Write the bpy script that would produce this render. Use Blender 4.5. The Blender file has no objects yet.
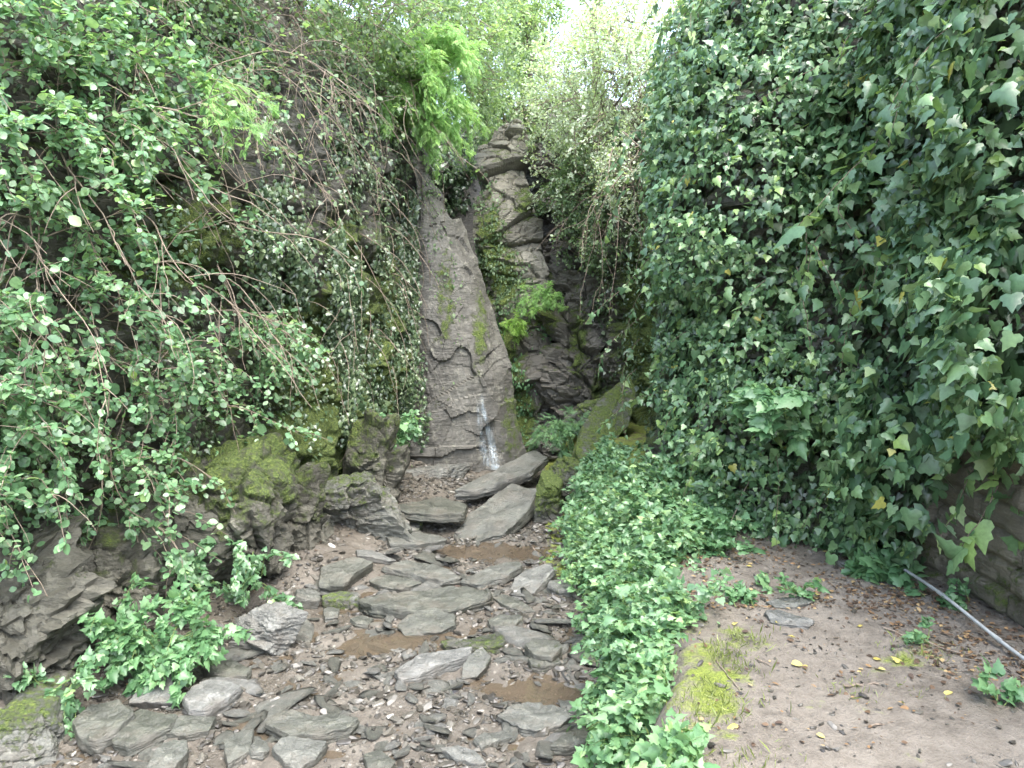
import bpy, math, numpy as np
from math import radians, sin, cos, pi
rng = np.random.default_rng(7)
sc = bpy.context.scene
COL = sc.collection

# ------------------------------------------------------------------ camera maths
F = 800.0; CAMZ = 1.6; TH = radians(5)
def ray(px, py):
    px = np.asarray(px, float); py = np.asarray(py, float)
    dx = (px-512)/F; dy = (384-py)/F
    return np.stack([dx, cos(TH)+dy*sin(TH), -sin(TH)+dy*cos(TH)], -1)
def P(px, py, D):
    r = ray(px, py); s = np.asarray(D, float)/r[..., 1]
    return r*s[..., None]+np.array([0, 0, CAMZ])
def proj(p):
    q = p-np.array([0, 0, CAMZ])
    d = q[..., 1]*cos(TH)-q[..., 2]*sin(TH)
    u = q[..., 1]*sin(TH)+q[..., 2]*cos(TH)
    d = np.where(np.abs(d) < 1e-3, 1e-3, d)
    return 512+F*q[..., 0]/d, 384-F*u/d

# ------------------------------------------------------------------ noise
def _h(i, j, k, s):
    n = (i.astype(np.int64)*374761393+j.astype(np.int64)*668265263+k.astype(np.int64)*2147483647+s*974634777) & 0xffffffff
    n = ((n ^ (n >> 13))*1274126177) & 0xffffffff
    n = ((n ^ (n >> 16))*2246822519) & 0xffffffff
    return ((n ^ (n >> 15)) & 0xffffff)/float(0xffffff)
def vnoise(p, s=0):
    i = np.floor(p); f = p-i; f = f*f*f*(f*(f*6-15)+10); i = i.astype(np.int64)
    r = 0
    for a in (0, 1):
        for b in (0, 1):
            for c in (0, 1):
                w = (f[..., 0] if a else 1-f[..., 0])*(f[..., 1] if b else 1-f[..., 1])*(f[..., 2] if c else 1-f[..., 2])
                r = r+w*_h(i[..., 0]+a, i[..., 1]+b, i[..., 2]+c, s)
    return r*2-1
def fbm(p, o=4, s=0):
    r = 0; a = 1.0; t = 0
    for k in range(o):
        r = r+a*vnoise(p*(2.03**k)+k*17.3, s+k); t += a; a *= .5
    return r/t
def facets(p, s=0, slope=.8):
    """blocky fracture noise: planar facets with steps between, and the crack distance"""
    i = np.floor(p).astype(np.int64)
    b1 = np.full(p.shape[:-1], 9e9); b2 = b1.copy(); v = np.zeros(p.shape[:-1])
    for a in (-1, 0, 1):
        for b in (-1, 0, 1):
            for c in (-1, 0, 1):
                I, J, K = i[..., 0]+a, i[..., 1]+b, i[..., 2]+c
                q = np.stack([I+_h(I, J, K, s), J+_h(I, J, K, s+1), K+_h(I, J, K, s+2)], -1)
                d = p-q; dd = (d**2).sum(-1)
                val = (_h(I, J, K, s+3)-.5)*1.2+slope*(d[..., 0]*(_h(I, J, K, s+4)-.5)+d[..., 1]*(_h(I, J, K, s+5)-.5)+d[..., 2]*(_h(I, J, K, s+6)-.5))*2
                m = dd < b1
                b2 = np.where(m, b1, np.minimum(b2, dd)); v = np.where(m, val, v); b1 = np.where(m, dd, b1)
    return v, np.sqrt(b2)-np.sqrt(b1)
def sstep(a, b, x):
    t = np.clip((x-a)/(b-a), 0, 1); return t*t*(3-2*t)
def nrm(v):
    return v/np.maximum(np.linalg.norm(v, axis=-1, keepdims=True), 1e-9)

# ------------------------------------------------------------------ mesh / object helpers
def mesh_np(name, V, faces, mat=None, attrs=None, smooth=True):
    """faces: list of (k-gon int arrays n x k)"""
    me = bpy.data.meshes.new(name)
    if not isinstance(faces, list): faces = [faces]
    faces = [f for f in faces if len(f)]
    me.vertices.add(len(V)); me.vertices.foreach_set('co', np.asarray(V, np.float32).ravel())
    idx = np.concatenate([f.ravel() for f in faces]).astype(np.int32)
    cnt = np.concatenate([np.full(len(f), f.shape[1]) for f in faces])
    st = np.concatenate([[0], np.cumsum(cnt)[:-1]]).astype(np.int32)
    me.loops.add(len(idx)); me.loops.foreach_set('vertex_index', idx)
    me.polygons.add(len(cnt)); me.polygons.foreach_set('loop_start', st)
    me.polygons.foreach_set('use_smooth', np.full(len(cnt), smooth))
    for k, a in (attrs or {}).items():
        at = me.attributes.new(k, 'FLOAT', 'POINT'); at.data.foreach_set('value', np.asarray(a, np.float32))
    me.update(calc_edges=True); me.validate()
    if mat: me.materials.append(mat)
    return me
def link(name, me, parent=None, label=None, cat=None, group=None, kind=None, loc=None):
    o = bpy.data.objects.new(name, me); COL.objects.link(o)
    if parent is not None: o.parent = parent
    if loc is not None: o.location = loc
    if label: o['label'] = label
    if cat: o['category'] = cat
    if group: o['group'] = group
    if kind: o['kind'] = kind
    return o
def thing(name, label, cat, loc=(0, 0, 0), group=None):
    return link(name, None, label=label, cat=cat, group=group, loc=loc)
def grid_faces(nr, nc, off=0):
    a = (np.arange(nr-1)[:, None]*nc+np.arange(nc-1)[None, :]).ravel()+off
    return np.stack([a, a+1, a+nc+1, a+nc], 1)

# ------------------------------------------------------------------ materials
def newmat(name):
    m = bpy.data.materials.new(name); m.use_nodes = True
    nt = m.node_tree; nt.nodes.clear(); out = nt.nodes.new('ShaderNodeOutputMaterial')
    return m, nt, out
def N(nt, t, **k):
    n = nt.nodes.new(t)
    for a, b in k.items():
        if a.startswith('_'): setattr(n, a[1:], b)
        else: n.inputs[a].default_value = b
    return n
def ramp(nt, src, stops):
    r = nt.nodes.new('ShaderNodeValToRGB'); cr = r.color_ramp
    while len(cr.elements) < len(stops): cr.elements.new(.5)
    for e, (p, c) in zip(cr.elements, stops): e.position = p; e.color = (*c, 1)
    nt.links.new(src, r.inputs[0]); return r.outputs[0]
def mixc(nt, fac, a, b):
    m = nt.nodes.new('ShaderNodeMix'); m.data_type = 'RGBA'
    if isinstance(fac, float): m.inputs[0].default_value = fac
    else: nt.links.new(fac, m.inputs[0])
    for i, s in ((6, a), (7, b)):
        if isinstance(s, tuple): m.inputs[i].default_value = (*s, 1)
        else: nt.links.new(s, m.inputs[i])
    return m.outputs[2]
def math_(nt, op, a, b=None, c=None, clamp=False):
    m = nt.nodes.new('ShaderNodeMath'); m.operation = op; m.use_clamp = clamp
    for i, s in enumerate((a, b, c)):
        if s is None: continue
        if isinstance(s, (int, float)): m.inputs[i].default_value = s
        else: nt.links.new(s, m.inputs[i])
    return m.outputs[0]
def noise_n(nt, scale, detail=5, rough=.6, vec=None, dist=0):
    n = N(nt, 'ShaderNodeTexNoise', Scale=scale, Detail=detail, Roughness=rough, Distortion=dist)
    if vec is not None: nt.links.new(vec, n.inputs['Vector'])
    return n.outputs[0]
def leafmat(name, stops, rough=.42, trans=.3, spec=.5, tcol=(1.3, 1.5, .6)):
    m, nt, out = newmat(name)
    at = N(nt, 'ShaderNodeAttribute', _attribute_name='v')
    c = ramp(nt, at.outputs['Fac'], stops)
    geo = nt.nodes.new('ShaderNodeNewGeometry')
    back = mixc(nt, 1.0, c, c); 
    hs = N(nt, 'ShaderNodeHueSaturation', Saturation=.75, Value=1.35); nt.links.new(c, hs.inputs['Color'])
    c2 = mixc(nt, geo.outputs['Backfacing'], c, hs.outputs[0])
    tc = nt.nodes.new('ShaderNodeTexCoord')
    nz = noise_n(nt, 45, 2, .6, tc.outputs['Object'])
    hv = N(nt, 'ShaderNodeHueSaturation'); nt.links.new(c2, hv.inputs['Color'])
    nt.links.new(math_(nt, 'MULTIPLY_ADD', nz, .8, .6), hv.inputs['Value'])
    c2 = hv.outputs[0]
    b = N(nt, 'ShaderNodeBsdfPrincipled', Roughness=rough); b.inputs['Specular IOR Level'].default_value = spec
    nt.links.new(c2, b.inputs['Base Color'])
    vm = nt.nodes.new('ShaderNodeVectorMath'); vm.operation = 'MULTIPLY'; vm.inputs[1].default_value = tcol
    nt.links.new(c2, vm.inputs[0])
    t = nt.nodes.new('ShaderNodeBsdfTranslucent'); nt.links.new(vm.outputs[0], t.inputs[0])
    mx = N(nt, 'ShaderNodeMixShader'); mx.inputs[0].default_value = trans
    nt.links.new(b.outputs[0], mx.inputs[1]); nt.links.new(t.outputs[0], mx.inputs[2]); nt.links.new(mx.outputs[0], out.inputs[0])
    return m
def rockmat(name, cols, mossk=1.0, wet=.5, layer=(0, 0, 1), bump=.6, scale=1.0, rough=(.45, .85), objvar=0.0, lich=.25, bands=.5):
    m, nt, out = newmat(name)
    tc = nt.nodes.new('ShaderNodeTexCoord'); co = tc.outputs['Object']
    mp = N(nt, 'ShaderNodeMapping'); mp.inputs['Scale'].default_value = (1.2, 1.2, 7); mp.inputs['Rotation'].default_value = (.25, -.2, 0)
    nt.links.new(co, mp.inputs[0]); st = mp.outputs[0]
    n1 = noise_n(nt, 2.2*scale, 8, .65, co); n2 = noise_n(nt, 5*scale, 6, .65, st); n3 = noise_n(nt, 38*scale, 4, .7, co)
    s = math_(nt, 'ADD', math_(nt, 'MULTIPLY', n1, .6), math_(nt, 'MULTIPLY', n2, .4*bands/.5*.5+.2*(1-bands)))
    s = math_(nt, 'MULTIPLY_ADD', math_(nt, 'SUBTRACT', n3, .5), .25, s)
    c = ramp(nt, s, [(.25, cols[0]), (.45, cols[1]), (.62, cols[2]), (.8, cols[3])])
    # pale lichen / mineral patches
    nl = noise_n(nt, 6*scale, 7, .75, co)
    lm = ramp(nt, nl, [(.56, (0, 0, 0)), (.68, (1, 1, 1))])
    c = mixc(nt, math_(nt, 'MULTIPLY', lm, lich), c, (.34, .34, .27))
    if objvar:
        oi = nt.nodes.new('ShaderNodeObjectInfo')
        hv = N(nt, 'ShaderNodeHueSaturation'); nt.links.new(c, hv.inputs['Color'])
        nt.links.new(math_(nt, 'MULTIPLY_ADD', oi.outputs['Random'], objvar*2, 1-objvar), hv.inputs['Value'])
        nt.links.new(math_(nt, 'MULTIPLY_ADD', oi.outputs['Random'], -.8, 1.3), hv.inputs['Saturation'])
        c = hv.outputs[0]
        sm = ramp(nt, noise_n(nt, 3.1, 6, .7, tc.outputs['Object'], .6), [(.48, (0, 0, 0)), (.60, (1, 1, 1))])
        c = mixc(nt, math_(nt, 'MULTIPLY', sm, .38), c, (.115, .10, .08))
    at = N(nt, 'ShaderNodeAttribute', _attribute_name='moss')
    mn = noise_n(nt, 9*scale, 8, .72, co); mn2 = noise_n(nt, 60, 3, .7, co)
    mf = math_(nt, 'ADD', math_(nt, 'MULTIPLY', at.outputs['Fac'], mossk), math_(nt, 'MULTIPLY_ADD', mn, 1.8, -1.08))
    mf = math_(nt, 'MULTIPLY_ADD', math_(nt, 'SUBTRACT', mf, .18), 4.0, .0, True)
    mc = ramp(nt, mn2, [(.3, (.028, .05, .012)), (.5, (.075, .11, .022)), (.72, (.16, .20, .04))])
    c = mixc(nt, mf, c, mc)
    b = N(nt, 'ShaderNodeBsdfPrincipled')
    nt.links.new(c, b.inputs['Base Color'])
    rr = math_(nt, 'MULTIPLY_ADD', n2, (rough[1]-rough[0])*1.6, rough[0]-.25*(rough[1]-rough[0]))
    rr = math_(nt, 'MAXIMUM', rr, math_(nt, 'MULTIPLY', mf, .9))
    nt.links.new(rr, b.inputs['Roughness'])
    hb = math_(nt, 'ADD', math_(nt, 'MULTIPLY', n2, .8), math_(nt, 'MULTIPLY', n3, .25))
    hb = math_(nt, 'ADD', hb, math_(nt, 'MULTIPLY', math_(nt, 'MULTIPLY', mn2, mf), 1.3))
    bp = N(nt, 'ShaderNodeBump', Strength=bump, Distance=.04); nt.links.new(hb, bp.inputs['Height'])
    nt.links.new(bp.outputs[0], b.inputs['Normal']); nt.links.new(b.outputs[0], out.inputs[0])
    return m
def barkmat(name, c1, c2, rough=.8):
    m, nt, out = newmat(name)
    tc = nt.nodes.new('ShaderNodeTexCoord')
    c = ramp(nt, noise_n(nt, 30, 4, .7, tc.outputs['Object']), [(.3, c1), (.7, c2)])
    b = N(nt, 'ShaderNodeBsdfPrincipled', Roughness=rough); nt.links.new(c, b.inputs['Base Color']); nt.links.new(b.outputs[0], out.inputs[0])
    return m

M_cliff = rockmat('cliff_rock', [(.024, .024, .018), (.062, .060, .046), (.115, .112, .086), (.19, .185, .145)], bump=.9, scale=1.0)
M_back = rockmat('wet_cliff_rock', [(.035, .033, .027), (.085, .08, .066), (.155, .148, .12), (.25, .24, .19)], bump=.8, rough=(.35, .75), lich=.15)
M_pale = rockmat('pale_cliff_rock', [(.045, .043, .037), (.095, .093, .08), (.165, .163, .14), (.31, .305, .265)], bump=.7, rough=(.4, .8), lich=.5, bands=.2)
M_knob = rockmat('pale_column_rock', [(.07, .066, .052), (.17, .162, .13), (.28, .27, .22), (.45, .44, .37)], bump=.7, rough=(.45, .85), lich=.5, bands=.2)
M_slate = rockmat('slate', [(.035, .037, .031), (.088, .092, .078), (.165, .17, .146), (.30, .305, .265)], bump=.75, scale=2.2, rough=(.2, .5), objvar=.32, lich=.35, mossk=1)
M_stonewall = rockmat('old_masonry', [(.07, .062, .045), (.15, .135, .10), (.22, .20, .15), (.32, .30, .23)], bump=.7, scale=1.6, lich=.3)

# ------------------------------------------------------------------ terrain
def bedz(y): return -.6+.06*(np.clip(y, 2.5, 9.5)-4)
BT = np.array([(-3, .10), (1.6, .32), (2.8, .60), (3.6, .80), (4.5, 1.0), (5.2, 1.2), (6.5, 1.2), (8, 1.05), (9, .95), (11, .9)])
BF = np.array([(-3, 0), (1.6, .12), (2.8, .32), (3.9, .40), (5.2, .55), (7.1, .48), (8.5, .42), (11, .35)])
LF = np.array([(0.5, -4.6), (3.6, -3.3), (4.6, -2.75), (5.3, -2.25), (6.2, -1.7), (7.2, -1.45), (8, -1.35), (9, -1.15), (11, -1.2)])
POOLS = [(416, 634, .27, .17), (535, 690, .33, .18), (490, 547, .55, .22), (372, 646, .2, .12)]
def pool_xy():
    out = []
    for px, py, rx, ry in POOLS:
        r = ray(px, py); t = (-.52-CAMZ)/r[2]; x, y = r[0]*t, r[1]*t
        t = (bedz(y)-CAMZ)/r[2]; out.append((r[0]*t, r[1]*t, rx, ry))
    return out
POOLXY = pool_xy()
def terr(x, y, fine=True):
    x = np.asarray(x, float); y = np.asarray(y, float)
    bed = bedz(y)
    p = np.stack([x, y, np.zeros_like(x)], -1)
    wob = .07*vnoise(p*2.3, 5)
    a = np.interp(y, BF[:, 0], BF[:, 1])+wob; b = np.interp(y, BT[:, 0], BT[:, 1])+wob*.5
    t = sstep(0, 1, (x-a)/(b-a))
    top = .0+.03*fbm(p*1.3, 3, 8)+.010*fbm(p*9, 3, 18)+.28*sstep(5.3, 7.2, y)
    rough = .034*fbm(p*5, 3, 11)+.026*fbm(p*15, 3, 12)
    pond = 0
    for cx, cy, rx, ry in POOLXY:
        pond = pond+.062*np.exp(-(((x-cx)/rx)**2+((y-cy)/ry)**2)*1.2)
    l = np.interp(y, LF[:, 0], LF[:, 1])
    lb = .16*sstep(.75, 0, x-l)
    z = (bed+rough-pond+lb)*(1-t)+(top+.3*rough)*t+.05*t*(1-t)*4*fbm(p*3.7, 3, 21)
    if fine: z = z+.006*vnoise(p*45, 3)
    return z
def G(px, py, h=0.):
    """point h above the terrain seen at a pixel"""
    r = ray(px, py)
    ds = np.linspace(1.5, 14, 1500)
    q = r[None]*(ds/r[1])[:, None]+np.array([0, 0, CAMZ])
    z = terr(q[:, 0], q[:, 1], False)+h
    k = np.argmax(q[:, 2] < z)
    return q[k] if q[k, 2] < z[k] else q[-1]

def groundmat(name, stops, mossk=1., bump=.5, rough=.8, peb=True, wetlow=.35):
    m, nt, out = newmat(name)
    tc = nt.nodes.new('ShaderNodeTexCoord'); co = tc.outputs['Object']
    n1 = noise_n(nt, 1.7, 8, .65, co); n2 = noise_n(nt, 14, 7, .7, co); n3 = noise_n(nt, 90, 3, .7, co)
    s = math_(nt, 'ADD', math_(nt, 'MULTIPLY', n1, .45), math_(nt, 'MULTIPLY', n2, .4)); s = math_(nt, 'MULTIPLY_ADD', n3, .2, s)
    c = ramp(nt, s, stops)
    hh = math_(nt, 'ADD', math_(nt, 'MULTIPLY', n2, .7), math_(nt, 'MULTIPLY', n3, .35))
    if peb:
        vo = N(nt, 'ShaderNodeTexVoronoi', Scale=34.0); nt.links.new(co, vo.inputs['Vector'])
        sp = nt.nodes.new('ShaderNodeSeparateColor'); nt.links.new(vo.outputs['Color'], sp.inputs[0])
        pm = math_(nt, 'MULTIPLY', math_(nt, 'LESS_THAN', vo.outputs['Distance'], .33), math_(nt, 'GREATER_THAN', sp.outputs[0], .45))
        pc = ramp(nt, sp.outputs[1], [(0, (.06, .056, .046)), (.6, (.14, .13, .108)), (1, (.26, .245, .21))])
        c = mixc(nt, math_(nt, 'MULTIPLY', pm, .75), c, pc)
        hh = math_(nt, 'MULTIPLY_ADD', pm, .25, hh)
    at = N(nt, 'ShaderNodeAttribute', _attribute_name='moss')
    mn = noise_n(nt, 7, 8, .72, co)
    mf = math_(nt, 'ADD', math_(nt, 'MULTIPLY', at.outputs['Fac'], mossk), math_(nt, 'MULTIPLY_ADD', mn, 1.8, -1.08))
    mf = math_(nt, 'MULTIPLY_ADD', math_(nt, 'SUBTRACT', mf, .18), 3.5, 0., True)
    mc = ramp(nt, n3, [(.3, (.06, .085, .012)), (.5, (.15, .19, .03)), (.72, (.26, .30, .05))])
    c = mixc(nt, mf, c, mc)
    b = N(nt, 'ShaderNodeBsdfPrincipled'); nt.links.new(c, b.inputs['Base Color'])
    wr = ramp(nt, n1, [(.42, (wetlow,)*3), (.58, (rough,)*3)])
    nt.links.new(wr, b.inputs['Roughness'])
    bp = N(nt, 'ShaderNodeBump', Strength=bump, Distance=.03); nt.links.new(hh, bp.inputs['Height'])
    nt.links.new(bp.outputs[0], b.inputs['Normal']); nt.links.new(b.outputs[0], out.inputs[0])
    return m
M_bed = groundmat('wet_stream_gravel', [(.3, (.034, .029, .022)), (.5, (.082, .072, .057)), (.68, (.13, .117, .095)), (.85, (.20, .182, .15))], bump=.8, rough=.6, wetlow=.25)
M_path = groundmat('trodden_earth', [(.3, (.045, .037, .027)), (.43, (.10, .086, .067)), (.56, (.175, .155, .125)), (.75, (.25, .228, .19))], bump=1.0, rough=.9, peb=False, wetlow=.65)
M_soil = groundmat('dark_soil', [(.3, (.03, .022, .014)), (.5, (.07, .055, .035)), (.7, (.14, .11, .075)), (.85, (.2, .17, .12))], bump=.8, peb=False, wetlow=.6)

def blobs(px, py, L):
    m = np.zeros_like(px)
    for bx, by, rx, ry, a in L:
        m = np.maximum(m, a*np.clip(1.35-np.sqrt(((px-bx)/rx)**2+((py-by)/ry)**2)*.9, 0, 1))
    return m
def build_terrain():
    xs = np.arange(-5.5, 4.2, .03); ys = np.concatenate([np.arange(-4, 2.2, .12), np.arange(2.2, 12.5, .03)])
    X, Y = np.meshgrid(xs, ys); Z = terr(X, Y)
    V = np.stack([X, Y, Z], -1).reshape(-1, 3); fc = grid_faces(len(ys), len(xs))
    px, py = proj(V)
    moss = blobs(px, py, [(712, 690, 38, 60, .62), (690, 740, 40, 30, .45), (745, 645, 30, 22, .4), (930, 660, 60, 24, .4), (880, 705, 70, 20, .3)])+.35*fbm(V*5, 4, 55)*(px > 640)+.6*sstep(5.6, 6.4, V[:, 1])*(px > 545)
    c = V[fc].mean(1)
    b = np.interp(c[:, 1], BT[:, 0], BT[:, 1]); a = np.interp(c[:, 1], BF[:, 0], BF[:, 1])
    l = np.interp(c[:, 1], LF[:, 0], LF[:, 1])
    cls = np.where((c[:, 0] > b-.1) & (c[:, 1] < 5.9), 1, np.where(c[:, 0] > a+.04, 2, 0))
    for k, nm, mt in ((0, 'stream_bed', M_bed), (1, 'path', M_path), (2, 'ground', M_soil)):
        f = fc[cls == k]; u, inv = np.unique(f, return_inverse=True)
        link(nm, mesh_np(nm, V[u], inv.reshape(f.shape), mt, {'moss': moss[u]}), kind='structure')
build_terrain()
# wide hillside sheet reaching the horizon, the gorge and valley floor cut into it
def build_hillside():
    g = np.sinh(np.linspace(-1, 1, 161)*5.2)/np.sinh(5.2)*400
    X, Y = np.meshgrid(g, g+6)
    p = np.stack([X, Y, np.zeros_like(X)], -1)
    left = sstep(-3.2, -4.8, X+.35*np.clip(Y-5, -9, 3.5)*-1*0)*0
    gor = (sstep(7.5, 6.0, np.abs(X+.2))*sstep(19.5, 17.5, Y))
    hill = 4.3+.04*np.clip(Y, 0, 300)+.6*fbm(p*.12, 3, 2)+.06*np.abs(X)
    val = -1.6
    back = sstep(-3, -9, Y)
    Z = hill*(1-gor)*(1-back)+val*(gor*(1-back)+back)
    V = np.stack([X, Y, Z], -1).reshape(-1, 3)
    link('hillside', mesh_np('hillside', V, grid_faces(161, 161), M_soil, {'moss': np.full(len(V), .15)}), kind='structure')
build_hillside()

# water
def watermat(name, tint, rough=.06, cloud=.25, ccol=(.16, .11, .065)):
    m, nt, out = newmat(name)
    tr = nt.nodes.new('ShaderNodeBsdfTransparent'); tr.inputs[0].default_value = (*tint, 1)
    df = nt.nodes.new('ShaderNodeBsdfDiffuse'); df.inputs[0].default_value = (*ccol, 1)
    gl = N(nt, 'ShaderNodeBsdfGlossy', Roughness=rough)
    m0 = N(nt, 'ShaderNodeMixShader'); m0.inputs[0].default_value = cloud
    nt.links.new(tr.outputs[0], m0.inputs[1]); nt.links.new(df.outputs[0], m0.inputs[2])
    fr = N(nt, 'ShaderNodeFresnel', IOR=1.5)
    tc = nt.nodes.new('ShaderNodeTexCoord')
    bp = N(nt, 'ShaderNodeBump', Strength=.2, Distance=.01); nt.links.new(noise_n(nt, 9, 2, .5, tc.outputs['Object']), bp.inputs['Height'])
    nt.links.new(bp.outputs[0], gl.inputs['Normal']); nt.links.new(bp.outputs[0], fr.inputs['Normal'])
    m1 = N(nt, 'ShaderNodeMixShader'); nt.links.new(fr.outputs[0], m1.inputs[0])
    nt.links.new(m0.outputs[0], m1.inputs[1]); nt.links.new(gl.outputs[0], m1.inputs[2]); nt.links.new(m1.outputs[0], out.inputs[0])
    return m
M_water = watermat('brown_stream_water', (.80, .71, .60), cloud=.38, ccol=(.135, .112, .082), rough=.03)
def build_water():
    xs = np.arange(-3.2, 1.2, .06); ys = np.arange(2.4, 9.8, .06)
    X, Y = np.meshgrid(xs, ys); Z = bedz(Y)-.016
    link('stream_water', mesh_np('stream_water', np.stack([X, Y, Z], -1).reshape(-1, 3), grid_faces(len(ys), len(xs)), M_water), kind='structure')
build_water()

# ------------------------------------------------------------------ cliffs
def resample(K, nr, nc):
    def cr(A, n):
        m = len(A); t = np.linspace(0, m-1, n); i = np.minimum(t.astype(int), m-2); f = (t-i)[:, None, None]
        g = lambda k: A[np.clip(k, 0, m-1)]
        p0, p1, p2, p3 = g(i-1), g(i), g(i+1), g(i+2)
        return .5*(2*p1+(p2-p0)*f+(2*p0-5*p1+4*p2-p3)*f*f+(3*p1-p0-3*p2+p3)*f**3)
    A = cr(K, nr); return cr(A.transpose(1, 0, 2), nc).transpose(1, 0, 2)
SURF = {}
def loft(key, K, nr, nc, disp, back, mat, mossblobs=(), flip=False, mossup=.35, extra=None, smooth=True):
    K = np.asarray(K, float); S = resample(K, nr, nc)
    du = np.gradient(S, axis=1); dv = np.gradient(S, axis=0)
    n = nrm(np.cross(du, dv));  n = -n if flip else n
    d = disp(S, n)
    # fade displacement where the piece meets its border a little
    S2 = S+n*d[..., None]
    du = np.gradient(S2, axis=1); dv = np.gradient(S2, axis=0)
    n2 = nrm(np.cross(du, dv)); n2 = -n2 if flip else n2
    px, py = proj(S2)
    moss = blobs(px, py, mossblobs)+(.22 if key in ('left', 'rcliff') else 0)+mossup*np.clip(n2[..., 2], 0, 1)
    V = S2.reshape(-1, 3); fc = grid_faces(nr, nc)
    if flip: fc = fc[:, ::-1]
    ring = np.concatenate([np.arange(nc), (np.arange(1, nr)*nc+nc-1), (nr-1)*nc+np.arange(nc-2, -1, -1), np.arange(nr-2, 0, -1)*nc])
    B = S.reshape(-1, 3)[ring]+np.asarray(back, float); o = len(V)
    k = len(ring); a = np.arange(k); b = (a+1) % k
    sk = np.stack([ring[b], ring[a], a+o, b+o], 1)
    if flip: sk = sk[:, ::-1]
    V = np.concatenate([V, B]); cap = (a+o)[None, :]
    SURF[key] = (S2, n2)
    return mesh_np(key, V, [fc, sk, cap], mat, {'moss': np.concatenate([moss.ravel(), np.zeros(k)])}, smooth=smooth)
def cliffdisp(big=.22, blk=.13, bs=1.6, small=.06, lay=.034, seed=1, tilt=(.3, 0, 1), lf=16, hf=.035, ck=.6):
    tl = nrm(np.array(tilt, float))
    def f(S, n):
        v, e = facets(S*np.array([bs, bs, bs*1.6])+.25*fbm(S*2, 2, seed)[..., None], seed)
        v2, e2 = facets(S*np.array([bs*3, bs*3, bs*5])+.2, seed+9)
        h = (S@tl)*lf+1.5*vnoise(S*1.5, seed+4)
        st = (h-np.floor(h)); st = np.where(st < .8, st/.8, (1-st)/.2)
        return big*fbm(S*.8, 3, seed+2)+blk*v-.10*ck*blk/.13*np.clip(1-e/.10, 0, 1)+small*v2-.03*ck*np.clip(1-e2/.12, 0, 1)+lay*(st-.5)*sstep(-.3, .3, vnoise(S*1.1, seed+6))+hf*fbm(S*8, 4, seed+3)*(1+.0*n[..., 0])
    return f
def wallK(rows):
    """rows: list of (z, [(x,y)...])"""
    return [[(x, y, z) for x, y in pts] for z, pts in rows]
L0 = [(-5.6, .5), (-4.3, 2.2), (-3.45, 3.7), (-2.95, 4.6), (-2.5, 5.4), (-2.15, 6.1), (-1.95, 6.9), (-1.68, 7.6), (-1.45, 8.3), (-1.3, 8.9), (-1.5, 9.7)]
L1 = [(-5.8, .5), (-4.5, 2.2), (-3.65, 3.7), (-3.15, 4.7), (-2.6, 5.5), (-2.1, 6.3), (-1.75, 7.1), (-1.5, 7.7), (-1.33, 8.4), (-1.27, 8.95), (-1.5, 9.8)]
L2 = [(-6.4, .5), (-5.1, 2.2), (-4.3, 3.6), (-3.8, 4.7), (-3.2, 5.6), (-2.6, 6.5), (-2.1, 7.3), (-1.65, 7.9), (-1.38, 8.5), (-1.3, 9.0), (-1.55, 9.9)]
L3 = [(-7.5, .5), (-6.2, 2.2), (-5.4, 3.5), (-4.9, 4.7), (-4.2, 5.8), (-3.5, 6.8), (-3.0, 7.7), (-2.4, 8.4), (-1.9, 9.0), (-1.6, 9.6), (-1.7, 10.4)]
K = wallK([(-1.0, L0), (.4, L0), (1.4, L1), (2.8, L1), (3.9, L2), (4.9, L3)])
MOSSL = [(330, 400, 45, 70, 1.0), (310, 350, 30, 50, .9), (345, 300, 20, 80, .7), (250, 510, 60, 60, .8), (180, 240, 60, 50, .45), (385, 400, 25, 130, .75), (345, 520, 40, 40, .3), (30, 640, 60, 60, .15), (400, 330, 15, 120, .35), (130, 560, 60, 30, .3)]
link('cliff_face', loft('left', K, 300, 440, cliffdisp(seed=1), (-1.8, 1.2, 0), M_cliff, MOSSL, flip=False), kind='structure')
R0 = [(2.75, 0.2), (2.62, 2.0), (2.55, 3.2), (2.5, 4.2), (2.5, 5.0), (2.1, 5.6), (1.6, 6.0), (1.3, 6.6), (1.35, 7.3), (1.6, 8.0), (1.62, 8.8), (1.35, 9.7), (1.0, 10.4), (.9, 11.3)]
def shiftx(L, d, k=0): return [(x+d+k*(i/len(L)), y) for i, (x, y) in enumerate(L)]
def masonry(S, n):
    al = S[..., 1]+S[..., 0]*.6; z = S[..., 2]+.05*vnoise(S*1.2, 4)+.02*vnoise(S*5, 6)
    h = z/.15; r = np.floor(h); fz = h-r
    ri = r.astype(np.int64); o = _h(ri, ri*0, ri*0, 3); w = .32+.3*_h(ri, ri*0+1, ri*0, 3)
    g = (al+.05*vnoise(S*3, 8))/w+o*5; c = np.floor(g); fg = g-c; ci = c.astype(np.int64)
    e = np.minimum(np.minimum(fz, 1-fz)*.15, np.minimum(fg, 1-fg)*w)
    rnd = _h(ri, ci, ci*0, 7)
    return .05*(rnd-.5)-.05*np.clip(1-e/.022, 0, 1)+.03*fbm(S*6, 4, 2)+.12*fbm(S*.9, 2, 9)+.03*(fz-.5)*(rnd-.3)
RW = [(2.9, 0.2), (2.72, 2.0), (2.62, 3.2), (2.56, 4.2), (2.52, 5.0), (2.35, 5.6), (2.3, 6.4)]
K = wallK([(-.4, RW), (.7, shiftx(RW, .02)), (1.8, shiftx(RW, .03)), (3.2, shiftx(RW, .08)), (4.6, shiftx(RW, .2))])
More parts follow.
